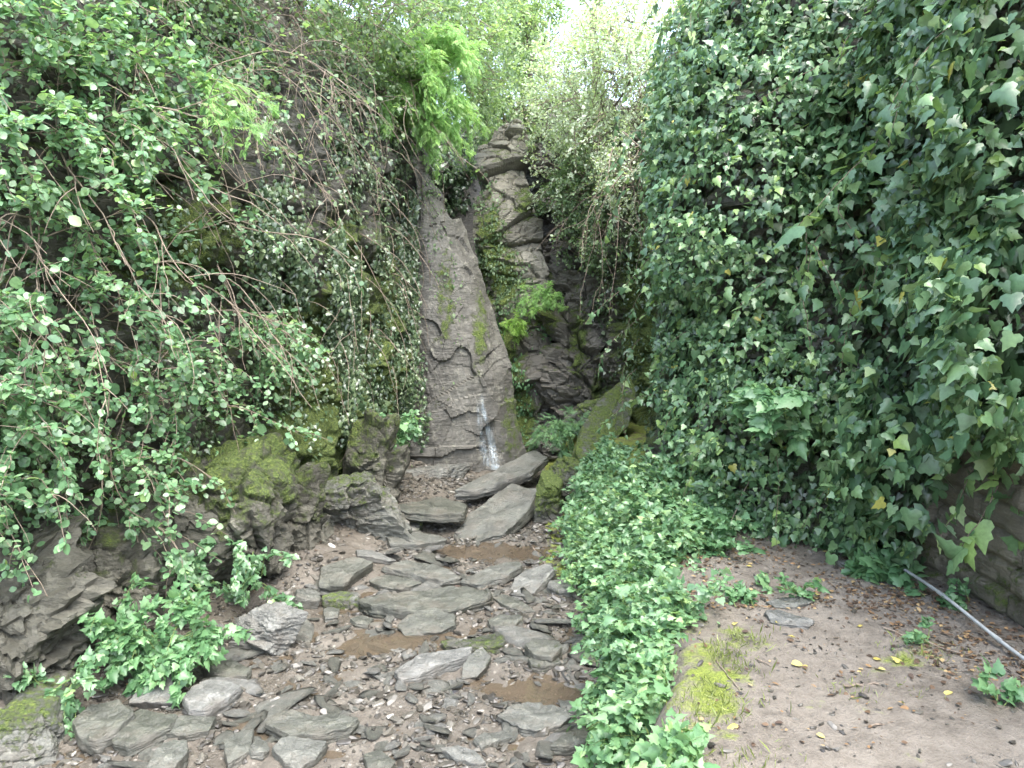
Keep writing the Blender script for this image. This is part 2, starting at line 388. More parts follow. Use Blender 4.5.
ws = link('stone_wall', loft('rwall', K, 300, 300, masonry, (1.0, .0, 0), M_stonewall, [(1000, 600, 40, 60, .35), (930, 560, 50, 40, .3)], flip=True, mossup=.2),
     label='weathered layered stone wall beside the dirt path, half hidden by ivy', cat='stone wall')
RC = [(2.9, 5.2), (2.35, 5.45), (1.85, 5.75), (1.42, 6.25), (1.3, 6.9), (1.42, 7.5), (1.66, 8.1), (1.66, 8.9), (1.35, 9.7), (1.05, 10.3), (.95, 11.4)]
K = wallK([(-.8, RC), (.6, RC), (1.8, shiftx(RC, .05)), (3.0, shiftx(RC, .05)), (4.0, shiftx(RC, .2, .2)), (4.9, shiftx(RC, .9, .5))])
link('cliff_face', loft('rcliff', K, 200, 260, cliffdisp(seed=31), (1.6, .6, 0), M_cliff, [(640, 320, 18, 110, .6), (600, 430, 30, 40, .6), (575, 350, 20, 60, .3)], flip=True, smooth=False), kind='structure')
BK = [(-2.2, 11.0), (-1.5, 12.2), (-.8, 13.4), (-.3, 13.2), (.3, 11.9), (.9, 11.0), (1.6, 10.6)]
K = wallK([(-.8, BK), (.6, BK), (1.8, [(x, y+.1) for x, y in BK]), (3.0, [(x, y+.5) for x, y in BK]), (4.1, [(x, y+.9) for x, y in BK]), (5.0, [(x, y+1.8) for x, y in BK])])
link('cliff_face', loft('bcliff', K, 260, 220, cliffdisp(seed=51, big=.3, blk=.22), (0, 2.0, -.3), M_back, [(500, 350, 40, 60, .3), (540, 330, 30, 40, .6)], flip=False, smooth=False), kind='structure')

def slabK(rows, nc=6, bulge=.12):
    K = []
    for py, xl, xr, dl, dr in rows:
        t = np.linspace(0, 1, nc)
        # stretch the vertical ends slightly round the corner
        D = dl+(dr-dl)*t+bulge*((2*t-1)**4-.3)*2
        K.append(P(xl+(xr-xl)*t, np.full(nc, py), D))
    return K
def piece(name, key, rows, label, cat, mat, nr, nc, disp, moss=(), bulge=.12, back=(0, .9, 0), parent=None, mossup=.35):
    me = loft(key, slabK(rows, bulge=bulge), int(nr*1.5), int(nc*1.5), disp, back, mat, moss, mossup=mossup, smooth=False)
    return link(name, me, parent=parent, label=label, cat=cat)
d_smooth = cliffdisp(big=.10, blk=.09, bs=.7, small=.035, lay=.008, seed=71, tilt=(.9, 0, .3), lf=10, hf=.022, ck=.0)
d_block = cliffdisp(big=.14, blk=.17, bs=1.5, small=.035, lay=.008, seed=81, tilt=(-.5, 0, 1), lf=12, hf=.015)
piece('rock_slab', 'pale', [(505, 398, 533, 9.2, 9.7), (450, 404, 531, 9.3, 9.75), (415, 407, 520, 9.3, 9.8), (375, 409, 518, 9.35, 9.8), (335, 410, 506, 9.4, 9.9), (300, 411, 497, 9.45, 9.95), (265, 411, 482, 9.5, 10.0), (220, 413, 458, 9.6, 10.15), (170, 414, 436, 9.7, 10.3), (135, 414, 430, 9.8, 10.5)],
      'tall pale grey slab of bare rock left of the dark cleft, thin waterfall at its foot', 'rock slab', M_pale, 150, 100, d_smooth,
      back=(-.8, .7, 0), moss=[(445, 300, 12, 60, .45), (420, 240, 8, 60, .3), (480, 330, 10, 50, .55), (440, 400, 10, 60, .25), (512, 420, 14, 50, .5)], mossup=.05)
piece('rock_column', 'mid', [(330, 487, 560, 10.7, 10.8), (300, 484, 552, 10.6, 10.6), (255, 474, 545, 10.5, 10.6), (215, 474, 541, 10.6, 10.7), (185, 478, 530, 10.8, 10.9), (160, 480, 526, 11.0, 11.1), (138, 492, 524, 11.2, 11.3), (124, 500, 518, 11.5, 11.5)],
      'rugged mossy rock column rising to a rounded pale knob above the cleft', 'rock column', M_knob, 130, 80, d_block, bulge=.04, moss=
      [(490, 250, 18, 50, .6), (505, 285, 18, 30, .7), (525, 205, 12, 18, .5), (475, 280, 14, 60, .6), (510, 160, 10, 12, .2)], mossup=.45)
piece('rock_buttress', 'low1', [(500, 515, 575, 10.0, 10.2), (440, 502, 565, 10.2, 10.3), (390, 492, 552, 10.4, 10.4), (340, 486, 548, 10.6, 10.6), (305, 486, 540, 10.7, 10.8), (285, 500, 535, 11, 11)],
      'mossy broken rock buttress standing just right of the waterfall slab', 'rock buttress', M_back, 110, 70, d_block,
      [(505, 370, 20, 60, .65), (520, 420, 18, 40, .7), (540, 300, 18, 30, .7), (496, 330, 14, 40, .5)])
piece('rock_buttress', 'low2', [(480, 545, 625, 9.9, 9.6), (430, 540, 618, 10.1, 9.9), (380, 545, 610, 10.3, 10.1), (330, 550, 606, 10.5, 10.4), (285, 552, 602, 10.8, 10.6), (255, 560, 596, 11, 10.9)],
      'dark wet rock buttress with slanting ledges at the right back of the gorge', 'rock buttress', M_back, 110, 80, cliffdisp(big=.15, blk=.25, bs=2.0, small=.07, lay=.01, seed=93, tilt=(.7, 0, 1)),
      [(578, 340, 10, 50, .55), (600, 390, 12, 30, .5), (545, 310, 15, 40, .5)])

# waterfall: thin veils following the slab
def waterfall():
    m, nt, out = newmat('white_falling_water')
    tc = nt.nodes.new('ShaderNodeTexCoord'); mp = N(nt, 'ShaderNodeMapping'); mp.inputs['Scale'].default_value = (30, 30, 2.5)
    nt.links.new(tc.outputs['Object'], mp.inputs[0])
    n = noise_n(nt, 1.6, 4, .6, mp.outputs[0])
    at = N(nt, 'ShaderNodeAttribute', _attribute_name='v')
    a = math_(nt, 'MULTIPLY', ramp(nt, n, [(.33, (0, 0, 0)), (.68, (1, 1, 1))]), at.outputs['Fac'], clamp=True)
    b = N(nt, 'ShaderNodeBsdfPrincipled', Roughness=.25); b.inputs['Base Color'].default_value = (.58, .72, .80, 1)
    nt.links.new(a, b.inputs['Alpha']); nt.links.new(b.outputs[0], out.inputs[0])
    w = thing('waterfall', 'thin white trickle of water sliding down the pale rock slab into the gorge', 'waterfall')
    for path in ([(481, 392), (483, 408), (487, 425), (491, 440), (494, 458), (496, 470)], [(478, 398), (479, 415), (480, 432), (484, 450), (487, 466)]):
        pp = np.array(path, float); t = np.linspace(0, 1, 40); s = np.linspace(0, 1, len(pp))
        cx = np.interp(t, s, pp[:, 0]); cy = np.interp(t, s, pp[:, 1])
        S, n = SURF['pale']; qx, qy = proj(S)
        V = []; A = []
        for i in range(40):
            for k, u in enumerate(np.linspace(-1, 1, 7)):
                x = cx[i]+u*(2.2+3.5*t[i]); j = np.argmin((qx-x)**2+(qy-cy[i])**2)
                V.append(S.reshape(-1, 3)[j]*0+P(x, cy[i], S.reshape(-1, 3)[j][1]-.06-.05*t[i])); A.append((1-u*u)*min(1, t[i]*5)*(.36 if path[0][0] > 480 else .2))
        V = np.array(V); V[:, 1] = V[:, 1].reshape(40, 7).mean(1).repeat(7)+.0
        front = grid_faces(40, 7)
        link('water_streak', mesh_np('water_streak', V, front, m, {'v': A}), parent=w)
waterfall()

# ------------------------------------------------------------------ rocks
def icos(sub):
    import bmesh
    bm = bmesh.new(); bmesh.ops.create_icosphere(bm, subdivisions=sub, radius=1)
    V = np.array([v.co[:] for v in bm.verts]); Fc = np.array([[v.index for v in f.verts] for f in bm.faces]); bm.free(); return V, Fc
ICO = {s: icos(s) for s in (2, 3, 4, 5, 6)}
def rock_me(name, sub, dims, seed, mat, moss=0., rot=None, planes=16, soft=.0, lay=.03, noise=.04, fac=.0, layf=6, iso=False):
    r = np.random.default_rng(seed); D, Fc = ICO[sub]
    n = nrm(r.normal(size=(planes, 3))); n = np.concatenate([n, [[0, 0, 1], [0, 0, -1]]]); d = r.uniform(.62, 1.0, len(n)); d[-2:] = .7
    dot = D@n.T; R = np.where(dot > .05, d/np.maximum(dot, .05), 9); k = 26
    R = -np.log(np.exp(-k*np.minimum(R, 3)).sum(1))/k
    V = D*R[:, None]
    V = V*(1+noise*2*fbm(V*2.3+seed, 4, seed % 97)[:, None])
    zz = V[:, 2]*layf+.2*V[:, 0]*layf+.8*vnoise(V*2+seed, 3); f = zz-np.floor(zz); V[:, :2] *= (1+lay*(np.abs(f-.5)*2-.5))[:, None]
    V = V*np.array(dims)
    V += nrm(V)*(min(dims)*.10*fbm(V*9/max(.3, max(dims)*2)+seed, 4, 3))[:, None]
    if fac:
        zs = 1. if iso else 2.2
        v_, e_ = facets(V*np.array([3, 3, 3*zs])+seed, seed, 1.); v2_, e2_ = facets(V*np.array([7, 7, 7*zs])+seed, seed+3, 1.)
        V += nrm(V)*np.array([1, 1, .5])*(fac*v_-fac*.5*np.clip(1-e_/.1, 0, 1)+fac*.4*v2_)[:, None]
    if rot is not None:
        rx, ry, rz = rot
        Rx = np.array([[1, 0, 0], [0, cos(rx), -sin(rx)], [0, sin(rx), cos(rx)]]); Ry = np.array([[cos(ry), 0, sin(ry)], [0, 1, 0], [-sin(ry), 0, cos(ry)]]); Rz = np.array([[cos(rz), -sin(rz), 0], [sin(rz), cos(rz), 0], [0, 0, 1]])
        V = V@(Rz@Ry@Rx).T
    up = nrm(V)[:, 2]
    ms = moss*(.55+.6*np.clip(up, -.5, 1)) if moss else np.zeros(len(V))
    if fac: V += nrm(V)*min(dims)*(.06*fbm(V*9+seed, 4, 5)+.03*fbm(V*np.array([8, 8, 30.])+seed, 3, 6))[:, None]
    return mesh_np(name, V, Fc, mat, {'moss': ms}, smooth=not fac)
def slab_from(name, outline, thick, mat, label, cat, seed=0, moss=0., hs=.08, group=None, D=None, rag=.035, dome=.02):
    """a split slab: the outline of its top face lies hs above the bed (number or one per corner), or at distances D"""
    o = np.array(outline, float); k_ = .72 if D is None else 1; thick = thick*k_; hs = np.array(hs, float)*k_-(.012 if D is None else 0)+(.0 if D is None else 0)
    if D is not None: Q = P(o[:, 0], o[:, 1], np.array(D, float))
    else:
        hs = np.broadcast_to(hs, (len(o),)); Q = np.array([G(a, b, h) for (a, b), h in zip(o, hs)])
    c = Q.mean(0); A = np.c_[Q[:, :2]-c[:2], np.ones(len(Q))]
    if D is None: co = np.linalg.lstsq(A, Q[:, 2], rcond=None)[0]; nz = nrm(np.array([-co[0], -co[1], 1.]))
    else:
        u, s_, vt = np.linalg.svd(Q-c); nz = vt[2]; nz = nz if (nz@(np.array([0, 0, CAMZ])-c)) > 0 else -nz
    ax = nrm(np.cross([0, 1, 0.001], nz)); ay = np.cross(nz, ax)
    q = np.stack([(Q-c)@ax, (Q-c)@ay], 1)
    # dense outline
    n = 110; per = np.concatenate([q, q[:1]]); sl = np.r_[0, np.cumsum(np.linalg.norm(np.diff(per, axis=0), axis=1))]
    t = np.linspace(0, sl[-1], n, endpoint=False)
    e = np.stack([np.interp(t, sl, per[:, k]) for k in (0, 1)], 1)
    e = (e+.5*np.roll(e, 1, 0)+.5*np.roll(e, -1, 0))/2; 
    if np.cross(q[0]-0, q[1]-0) < 0 or ((per[:-1, 0]*per[1:, 1]-per[1:, 0]*per[:-1, 1]).sum() < 0): e = e[::-1]
    size = np.sqrt(np.abs((per[:-1, 0]*per[1:, 1]-per[1:, 0]*per[:-1, 1]).sum()/2))
    e3 = np.c_[e, np.zeros(n)]+seed*3.1
    e = e+nrm(e)*(rag*size*fbm(e3*7/size/1.2, 4, seed))[:, None]
    rings = []
    for s in np.linspace(.0, .93, 12)[1:]: rings.append((s, 0.0))
    th = thick
    r_ = np.random.default_rng(900+seed); g_ = r_.uniform(.2, .8)
    side = [(.965, -.0), (.992, -.05), (1.0, -.14)]+[(1+r_.uniform(-.035, .03), -.14-.8*(k+1)/7) for k in range(6)]+[(.95, -.96), (.84, -1.0)]
    for s, z in side or ((.965, -.0), (.992, -.04), (1.0, -.12), (1.0, -.34), (.972, -.37), (1.015, -.42), (1.01, -.68), (.955, -.72), (.965, -.95), (.86, -1.0)): rings.append((s, z))
    V = [np.array([0, 0, 0.])]
    for s, z in rings:
        jit = 1+.07*(fbm(np.c_[e*4/size, np.full(n, z*4)]+seed, 4, seed+2)) if s > .9 else 1
        p = np.c_[e*s*(jit[:, None] if s > .9 else 1), np.full(n, z*th)]; V.append(p)
    V = np.vstack([V[0][None]]+V[1:]); V = np.vstack([V, [[0, 0, -th]]])
    top = V[:, 2] > -.25*th
    rr = np.linalg.norm(V[:, :2], axis=1)/size
    vv, ed = facets(np.c_[V[:, :2]/size*1.6, V[:, 2]/size]+seed*1.7, seed, 1.2)
    V[:, 2] += top*(dome*.3*size*(1-rr*1.2)+.04*size*fbm(V*2.2/size+seed, 4, seed+1)+.030*size*vv-.02*size*np.clip(1-ed/.05, 0, 1)*(vv > .1))
    V[:, 2] += .012*size*fbm(V*14/size+seed, 3, seed+8); V[:, 2] += (~top)*(.02*size*fbm(V*6/size+seed, 3, seed+5))
    m = len(rings); F3 = [[0, 1+k, 1+(k+1) % n] for k in range(n)]; last = len(V)-1
    F3 += [[last, 1+(m-1)*n+(k+1) % n, 1+(m-1)*n+k] for k in range(n)]
    a = np.arange(n); b = (a+1) % n
    F4 = np.concatenate([np.stack([1+r*n+a, 1+(r+1)*n+a, 1+(r+1)*n+b, 1+r*n+b], 1) for r in range(m-1)])
    W = V[:, :1]*ax+V[:, 1:2]*ay+V[:, 2:]*nz
    ms = moss*(1.0+.4*vnoise(W*8+seed, 2))*np.ones(len(W)) if moss else np.zeros(len(W))
    me = mesh_np(name, W, [np.array(F3), F4], mat, {'moss': ms})
    return link(name, me, label=label, cat=cat, group=group, loc=c)
S = []
def sl(o, th, hs, label, seed, moss=0., name='flat_rock', **k): S.append(slab_from(name, o, th, M_slate, label, 'rock', seed=seed, moss=moss, hs=hs, **k))
sl([(358, 598), (389, 592), (428, 587), (467, 585), (490, 590), (489, 598), (450, 606), (400, 609), (372, 607)], .15, .13, 'longest flat slab lying across the middle of the stream bed', 1, .1)
sl([(321, 567), (336, 560), (354, 557), (374, 562), (358, 572), (345, 583), (331, 586), (319, 584)], .15, .15, 'triangular grey slab at the foot of the left cliff above a mossy bar', 2)
sl([(383, 565), (405, 559), (436, 565), (462, 575), (440, 580), (417, 574)], .12, .11, 'wide grey slab directly above the pale thin slab in the upper stream', 3)
sl([(368, 579), (385, 575), (407, 576), (422, 583), (401, 588), (378, 585)], .08, .09, 'pale thin slab just above the long flat slab', 4)
sl([(356, 549), (372, 550), (397, 559), (389, 562), (358, 555)], .06, .07, 'narrow dark sliver of slate beside the big left boulder', 5)
sl([(397, 626), (407, 616), (417, 609), (436, 606), (454, 613), (455, 624), (440, 633), (420, 635), (405, 634)], .10, [.08, .10, .12, .13, .12, .09, .06, .06, .07], 'rounded pointed grey slab alone below the long flat slab', 6)
sl([(366, 645), (378, 637), (401, 638), (413, 645), (400, 650), (380, 652)], .05, .04, 'low wet slab between the two brown pools', 7)
sl([(322, 594), (340, 591), (358, 592), (359, 600), (340, 601), (323, 600)], .13, .13, 'mossy green bar of rock touching the left end of the long slab', 8, .45)
sl([(297, 588), (310, 588), (320, 594), (321, 600), (307, 600), (296, 597)], .13, .12, 'dark bar of rock tucked under the left cliff beside the mossy bar', 9)
sl([(323, 610), (330, 606), (340, 608), (338, 616), (325, 618)], .06, .07, 'small pale oval stone just below the mossy bar', 10)
sl([(350, 618), (361, 616), (374, 618), (368, 625), (356, 624)], .05, .06, 'small pale stone left of the rounded pointed slab', 11)
sl([(385, 536), (400, 532), (417, 530), (440, 534), (448, 541), (420, 546), (390, 544)], .10, .08, 'wet shining slab below the stacked slab in the upper pool', 12)
sl([(391, 507), (410, 500), (440, 499), (467, 502), (465, 511), (445, 518), (410, 513)], .12, .30, 'thick flat slab propped level beside the big tilted slab', 13, .1)
sl([(396, 527), (410, 523), (424, 521), (418, 530), (400, 532)], .09, .12, 'small mossy rock squeezed under the propped level slab', 14, .4)
sl([(454, 536), (463, 523), (477, 506), (512, 484), (540, 490), (530, 510), (505, 530), (477, 542), (460, 542)], .16, [.02, .10, .22, .40, .36, .26, .12, .02, .0], 'biggest tilted slab leaning up in front of the waterfall pool', 15, .05)
sl([(454, 490), (475, 478), (505, 464), (536, 450), (547, 456), (530, 470), (500, 483), (478, 492)], .16, [.28, .34, .42, .5, .5, .42, .32, .28], 'long sloping slab behind the biggest tilted slab, nearest the waterfall', 16, .1)
sl([(460, 581), (485, 567), (500, 563), (518, 561), (523, 565), (504, 577), (479, 584)], .09, [.07, .1, .11, .12, .12, .1, .08], 'bluish pale slab left of the tilted oval slab', 17)
sl([(507, 592), (513, 580), (524, 571), (549, 560), (555, 567), (545, 584), (535, 591), (522, 596)], .09, [.02, .10, .16, .24, .22, .10, .06, .02], 'tilted oval grey slab standing on edge near the right bank', 18)
sl([(549, 581), (565, 577), (579, 578), (576, 588), (560, 590), (547, 587)], .10, .1, 'mossy slab tucked under the right bank plants', 19, .3)
sl([(487, 593), (500, 593), (520, 601), (536, 609), (520, 611), (505, 607)], .06, .05, 'thin flat grey blade of slate right of the long slab', 20)
sl([(487, 620), (500, 614), (520, 614), (523, 618), (514, 625), (490, 626)], .09, .07, 'dark purplish stone below the thin blade of slate', 21)
sl([(440, 641), (470, 635), (499, 633), (506, 640), (500, 646), (470, 648), (445, 647)], .10, .08, 'long dark mossy stone just above the pale slab pair', 22, .35)
sl([(524, 645), (533, 638), (545, 636), (560, 643), (562, 649), (552, 655), (534, 655)], .14, .14, 'greenish hump of stone right of the long dark mossy stone', 23, .2)
sl([(528, 658), (540, 654), (557, 655), (562, 661), (545, 667), (531, 664)], .10, .09, 'mossy lump of stone just under the greenish hump', 24, .3)
sl([(393, 671), (405, 662), (419, 656), (445, 650), (473, 645), (470, 652), (440, 667), (419, 676), (400, 679)], .13, [.08, .1, .12, .14, .16, .14, .1, .08, .07], 'long pale slab with a white streak lying diagonally beside the lower brown pool', 25)
sl([(462, 679), (463, 665), (468, 654), (482, 647), (491, 655), (486, 668), (477, 678)], .11, [.03, .1, .15, .18, .15, .1, .04], 'mottled stone leaning on the end of the long pale slab', 26, .2)
sl([(496, 715), (510, 707), (526, 703), (550, 703), (567, 708), (572, 718), (560, 726), (535, 730), (512, 724)], .09, .08, 'broad wet dark slab below the lower brown pool', 27)
sl([(557, 699), (563, 697), (573, 702), (579, 710), (570, 714), (562, 708)], .05, .06, 'small pale stone beside the broad wet dark slab', 28)
sl([(473, 739), (485, 732), (505, 730), (515, 735), (500, 743), (482, 745)], .06, .06, 'flat slate fragment below left of the broad wet slab', 29)
sl([(440, 748), (458, 744), (475, 750), (487, 761), (478, 765), (455, 757)], .07, .07, 'dark pointed slate at the bottom of the stream view', 30)
sl([(550, 745), (562, 733), (580, 724), (590, 731), (585, 742), (568, 749)], .08, .1, 'bluish white stone at the foot of the bank plants', 31)
sl([(363, 754), (378, 748), (396, 762), (390, 768), (368, 768)], .07, .07, 'grey stone at the bottom edge left of the dark pointed slate', 32)
sl([(200, 668), (218, 660), (237, 662), (252, 669), (246, 675), (222, 677)], .09, .09, 'pale flat slab lying below the square boulder', 33, .1)
sl([(182, 700), (191, 684), (210, 679), (230, 679), (242, 685), (232, 697), (205, 709), (190, 709)], .15, .13, 'rounded grey boulder slab beside the low leafy plant', 34, .15)
sl([(127, 702), (138, 688), (152, 676), (172, 674), (179, 702), (160, 706)], .16, [.08, .14, .2, .2, .10, .07], 'dark wedge of rock right under the low leafy plant', 35)
sl([(265, 724), (274, 713), (290, 711), (313, 714), (335, 713), (358, 717), (350, 727), (322, 735), (290, 733)], .11, .12, 'large olive grey slab in the near stream bed, resting on another', 36, .1)
sl([(271, 748), (280, 738), (296, 732), (328, 742), (318, 757), (300, 768), (284, 764)], .13, [.08, .13, .16, .12, .08, .05, .06], 'angular olive slab nearest the camera under the large olive slab', 37, .1)
sl([(147, 764), (155, 752), (165, 743), (187, 736), (189, 748), (175, 768), (152, 772)], .12, .13, 'pale lichen covered block standing out at the bottom left', 38)
sl([(224, 739), (234, 732), (254, 730), (250, 745), (243, 757), (228, 764), (224, 752)], .08, .08, 'dark upright rectangular slate between pale block and olive slabs', 39)
sl([(249, 746), (257, 739), (268, 741), (270, 748), (264, 754), (252, 752)], .06, .07, 'small nearly white stone between the dark slate and the olive slabs', 40)
sl([(112, 738), (125, 720), (140, 710), (178, 714), (170, 724), (150, 735), (128, 746)], .12, .11, 'dark shelving slab at left below the dark wedge', 41)
sl([(160, 732), (180, 716), (200, 713), (217, 718), (208, 729), (185, 735)], .09, .09, 'flat grey slab adjoining the dark shelving slab', 42)
sl([(208, 627), (220, 623), (232, 628), (234, 635), (222, 639), (211, 634)], .08, .09, 'flat stone at the cliff foot left of the square boulder', 43)
sl([(72, 720), (90, 704), (118, 700), (134, 712), (118, 728), (95, 741), (78, 738)], .14, .14, 'dark slab nearest the mossy corner boulder', 44)
sl([(765, 602), (783, 598), (804, 597), (813, 601), (796, 607), (775, 607)], .035, .04, 'upper of two flat slates lying on the dirt path', 45)
sl([(765, 612), (778, 609), (795, 614), (815, 620), (808, 626), (790, 625), (771, 620)], .035, .04, 'lower of two flat slates lying on the dirt path', 46)
sl([(836, 562), (850, 558), (865, 562), (862, 568), (850, 571)], .04, .04, 'flat stone on the path close to the ivy wall foot', 47)
# upright slanted mossy rocks on the right
sl([(574, 452), (583, 425), (600, 398), (620, 380), (634, 376), (637, 400), (628, 425), (612, 446), (596, 462), (582, 468)], .30, 0, 'tall slanted rock with a bright mossy edge leaning on the right cliff', 48, .63, name='leaning_rock',
   D=[8.3, 8.45, 8.65, 8.8, 8.9, 8.75, 8.5, 8.35, 8.2, 8.15], rag=.03)
def boulder(name, px, py, D, dims, seed, label, moss=0., rot=(0, 0, 0), sub=6, **k):
    c = P(px, py, D)
    return link(name, rock_me(name, sub, dims, seed, M_slate, moss, rot, fac=.05*min(1, max(dims)*2), **k), label=label, cat='boulder', loc=c)
boulder('boulder', 352, 512, 7.1, (.36, .34, .46), 12, 'big rounded grey green boulder wedged at the foot of the ivy cliff', .42, (.1, -.25, .2), planes=9)
boulder('boulder', 318, 535, 7.1, (.26, .3, .34), 15, 'pale slanting boulder between the mossy ledge and the big rounded boulder', .3, (0, -.5, .3), planes=10)
boulder('boulder', 271, 628, 5.0, (.18, .17, .19), 21, 'square grey boulder standing alone at the left edge of the stream', .05, (.1, .1, .5), planes=9)
boulder('boulder', 249, 632, 5.12, (.11, .12, .14), 22, 'dark broken stone leaning behind the square boulder', 0, (0, .3, .2), planes=9)
boulder('boulder', 22, 738, 3.95, (.24, .3, .24), 24, 'moss topped boulder in the bottom left corner', .5, (0, .2, 0), planes=12)
boulder('boulder', 548, 505, 7.75, (.17, .35, .38), 27, 'moss covered upright boulder right of the biggest tilted slab', .8, (.1, .25, .1), planes=14)
boulder('boulder', 572, 480, 8.2, (.28, .3, .28), 28, 'mossy boulder behind the upright moss covered one', .6, (.1, .5, .1), planes=12)
boulder('boulder', 592, 420, 9.3, (.28, .2, .35), 35, 'mossy rock lump at the back beneath the slanted rock', .55, (.1, .4, .1), planes=10)
boulder('boulder', 440, 478, 9.0, (.2, .2, .2), 33, 'dark wet rock at the waterfall foot', .1, (0, 0, .4), planes=10)
boulder('boulder', 400, 492, 8.8, (.12, .16, .26), 34, 'dark narrow rock in the gap under the end of the ivy cliff', .3, (0, .3, .4), planes=10)
# mossy ledges growing out of the left cliff foot
def ledge(px, py, D, dims, seed, label, moss, rot=(0, 0, 0), iso=False):
    c = P(px, py, D); return link('mossy_ledge', rock_me('mossy_ledge', 6, dims, seed, M_cliff, moss, rot, planes=12, lay=.03, noise=.07, fac=.09, layf=9, iso=iso), label=label, cat='rock ledge', loc=c)
ledge(235, 520, 5.75, (.46, .42, .66), 41, 'broad steep rock shoulder thick with moss at the left cliff foot', .58, (0, -.32, .25), True)
ledge(300, 520, 6.5, (.26, .3, .55), 46, 'upright slanting rock between the mossy shoulder and the pale slanting boulder', .42, (0, -.4, .3), True)
ledge(375, 470, 7.6, (.22, .3, .75), 47, 'tall narrow mossy rock pillar above the big rounded boulder', .45, (0, -.12, .3), True)
ledge(180, 500, 5.6, (.4, .4, .5), 48, 'dark mossy rock bulge behind the creeping bluish plant', .5, (0, -.25, .1), True)
ledge(115, 590, 5.1, (.42, .45, .6), 42, 'steep rock ledge half covered by the leafy plant on the left', .35, (0, -.25, .3), True)
ledge(5, 625, 4.6, (.5, .6, .62), 43, 'bare layered rock face at the left edge below the hanging leaves', .22, (0, -.3, .2))

# small loose stones of the stream bed
FLK = []
for k in range(12):
    r = np.random.default_rng(100+k); dm = (.5, .5*r.uniform(.5, .8), .5*r.uniform(.10, .26))
    FLK.append(rock_me('slate_fragment', 3, dm, 200+k, M_slate, 0, None, planes=8, noise=.05))
def on_bed(px, py):
    q = G(px, py, 0); return q
occ = np.array([[o.location.x, o.location.y] for o in S])
cnt = 0; tries = 0
while cnt < 235 and tries < 4000:
    tries += 1
    py = 540+228*rng.random()**.8; t = (py-540)/228
    lo = np.interp(py, [540, 600, 660, 700, 768], [385, 290, 190, 120, 60]); hi = np.interp(py, [540, 600, 650, 700, 768], [565, 590, 605, 605, 598])
    px = rng.uniform(lo, hi); q = on_bed(px, py)
    s = rng.uniform(.07, .16)*(1+.8*(rng.random() < .18))
    if np.min(np.linalg.norm(occ-q[:2], axis=1)) < s*.35+.07: continue
    pool = any(abs((q[0]-a)/c) < .7 and abs((q[1]-b)/d) < .6 for a, b, c, d in POOLXY)
    if pool and rng.random() < .8: continue
    o = link('slate_fragment', FLK[rng.integers(12)], loc=q+np.array([0, 0, .008]), label='small loose piece of grey slate lying among the gravel of the stream bed', cat='stone', group='small slate pieces scattered over the stream bed')
    o.rotation_euler = (rng.normal()*.16, rng.normal()*.16, rng.uniform(0, 6.28)); o.scale = (s, s*rng.uniform(.6, 1), s*rng.uniform(.8, 1.5))
    cnt += 1
# gravel: nobody could count it
def scatter_copies(V0, F0, pos, rot, scl):
    n = len(pos); V = np.einsum('nij,kj->nki', rot, V0)*scl[:, None, None] if scl.ndim == 1 else np.einsum('nij,nkj->nki', rot, V0[None]*scl[:, None, :])
    V = V+pos[:, None, :]; Fc = F0[None]+(np.arange(n)*len(V0))[:, None, None]
    return V.reshape(-1, 3), Fc.reshape(-1, F0.shape[1])
def randrot(n, tilt=.4):
    z = nrm(np.c_[rng.normal(size=(n, 2))*tilt, np.ones(n)]); a = rng.uniform(0, 6.28, n); x = np.c_[np.cos(a), np.sin(a), np.zeros(n)]
    x = nrm(x-(x*z).sum(1, keepdims=True)*z); y = np.cross(z, x); return np.stack([x, y, z], -1)
def gravel():
    n = 17000
    y = 3.2+6.0*rng.random(n)**1.25; a = np.interp(y, LF[:, 0], LF[:, 1]); b = np.interp(y, BF[:, 0], BF[:, 1])+.12
    x = a+(b-a)*rng.random(n); p = np.stack([x, y, x*0], -1)
    keep = vnoise(p*3, 77) > rng.uniform(-.9, .6, n)
    for cx, cy, rx, ry in POOLXY: keep &= (((x-cx)/rx)**2+((y-cy)/ry)**2 > .55) | (rng.random(n) < .45)
    x, y = x[keep], y[keep]; n = len(x)
    xp = rng.uniform(.6, 2.6, 1000); yp = rng.uniform(2.4, 5.4, 1000); x = np.r_[x, xp]; y = np.r_[y, yp]; n = len(x)
    pos = np.stack([x, y, terr(x, y)+.002], -1)
    V0, F0 = ICO[2]; r = np.random.default_rng(5); n_ = nrm(r.normal(size=(7, 3))); V0 = V0*np.minimum(1.4, np.where(V0@n_.T > .15, .7/np.maximum(V0@n_.T, .15), 9).min(1))[:, None]
    s = np.exp(np.clip(rng.normal(-4.3, .6, n), -9, -3.3)); s[-1000:] *= .5; scl = np.stack([s*rng.uniform(.8, 1.5, n), s*rng.uniform(.6, 1, n), s*rng.uniform(.18, .6, n)], -1)
    V, Fc = scatter_copies(V0, F0, pos, randrot(n, .25), scl)
    m, nt, out = newmat('gravel'); at = N(nt, 'ShaderNodeAttribute', _attribute_name='v')
    c = ramp(nt, at.outputs['Fac'], [(0, (.025, .023, .019)), (.4, (.052, .048, .039)), (.8, (.085, .08, .066)), (.985, (.12, .113, .095)), (1, (.28, .27, .24))])
    b = N(nt, 'ShaderNodeBsdfPrincipled', Roughness=.4); nt.links.new(c, b.inputs['Base Color']); nt.links.new(b.outputs[0], out.inputs[0])
    link('gravel', mesh_np('gravel', V, Fc, m, {'v': np.repeat(rng.random(n), len(V0))}, smooth=False), kind='stuff')
gravel()

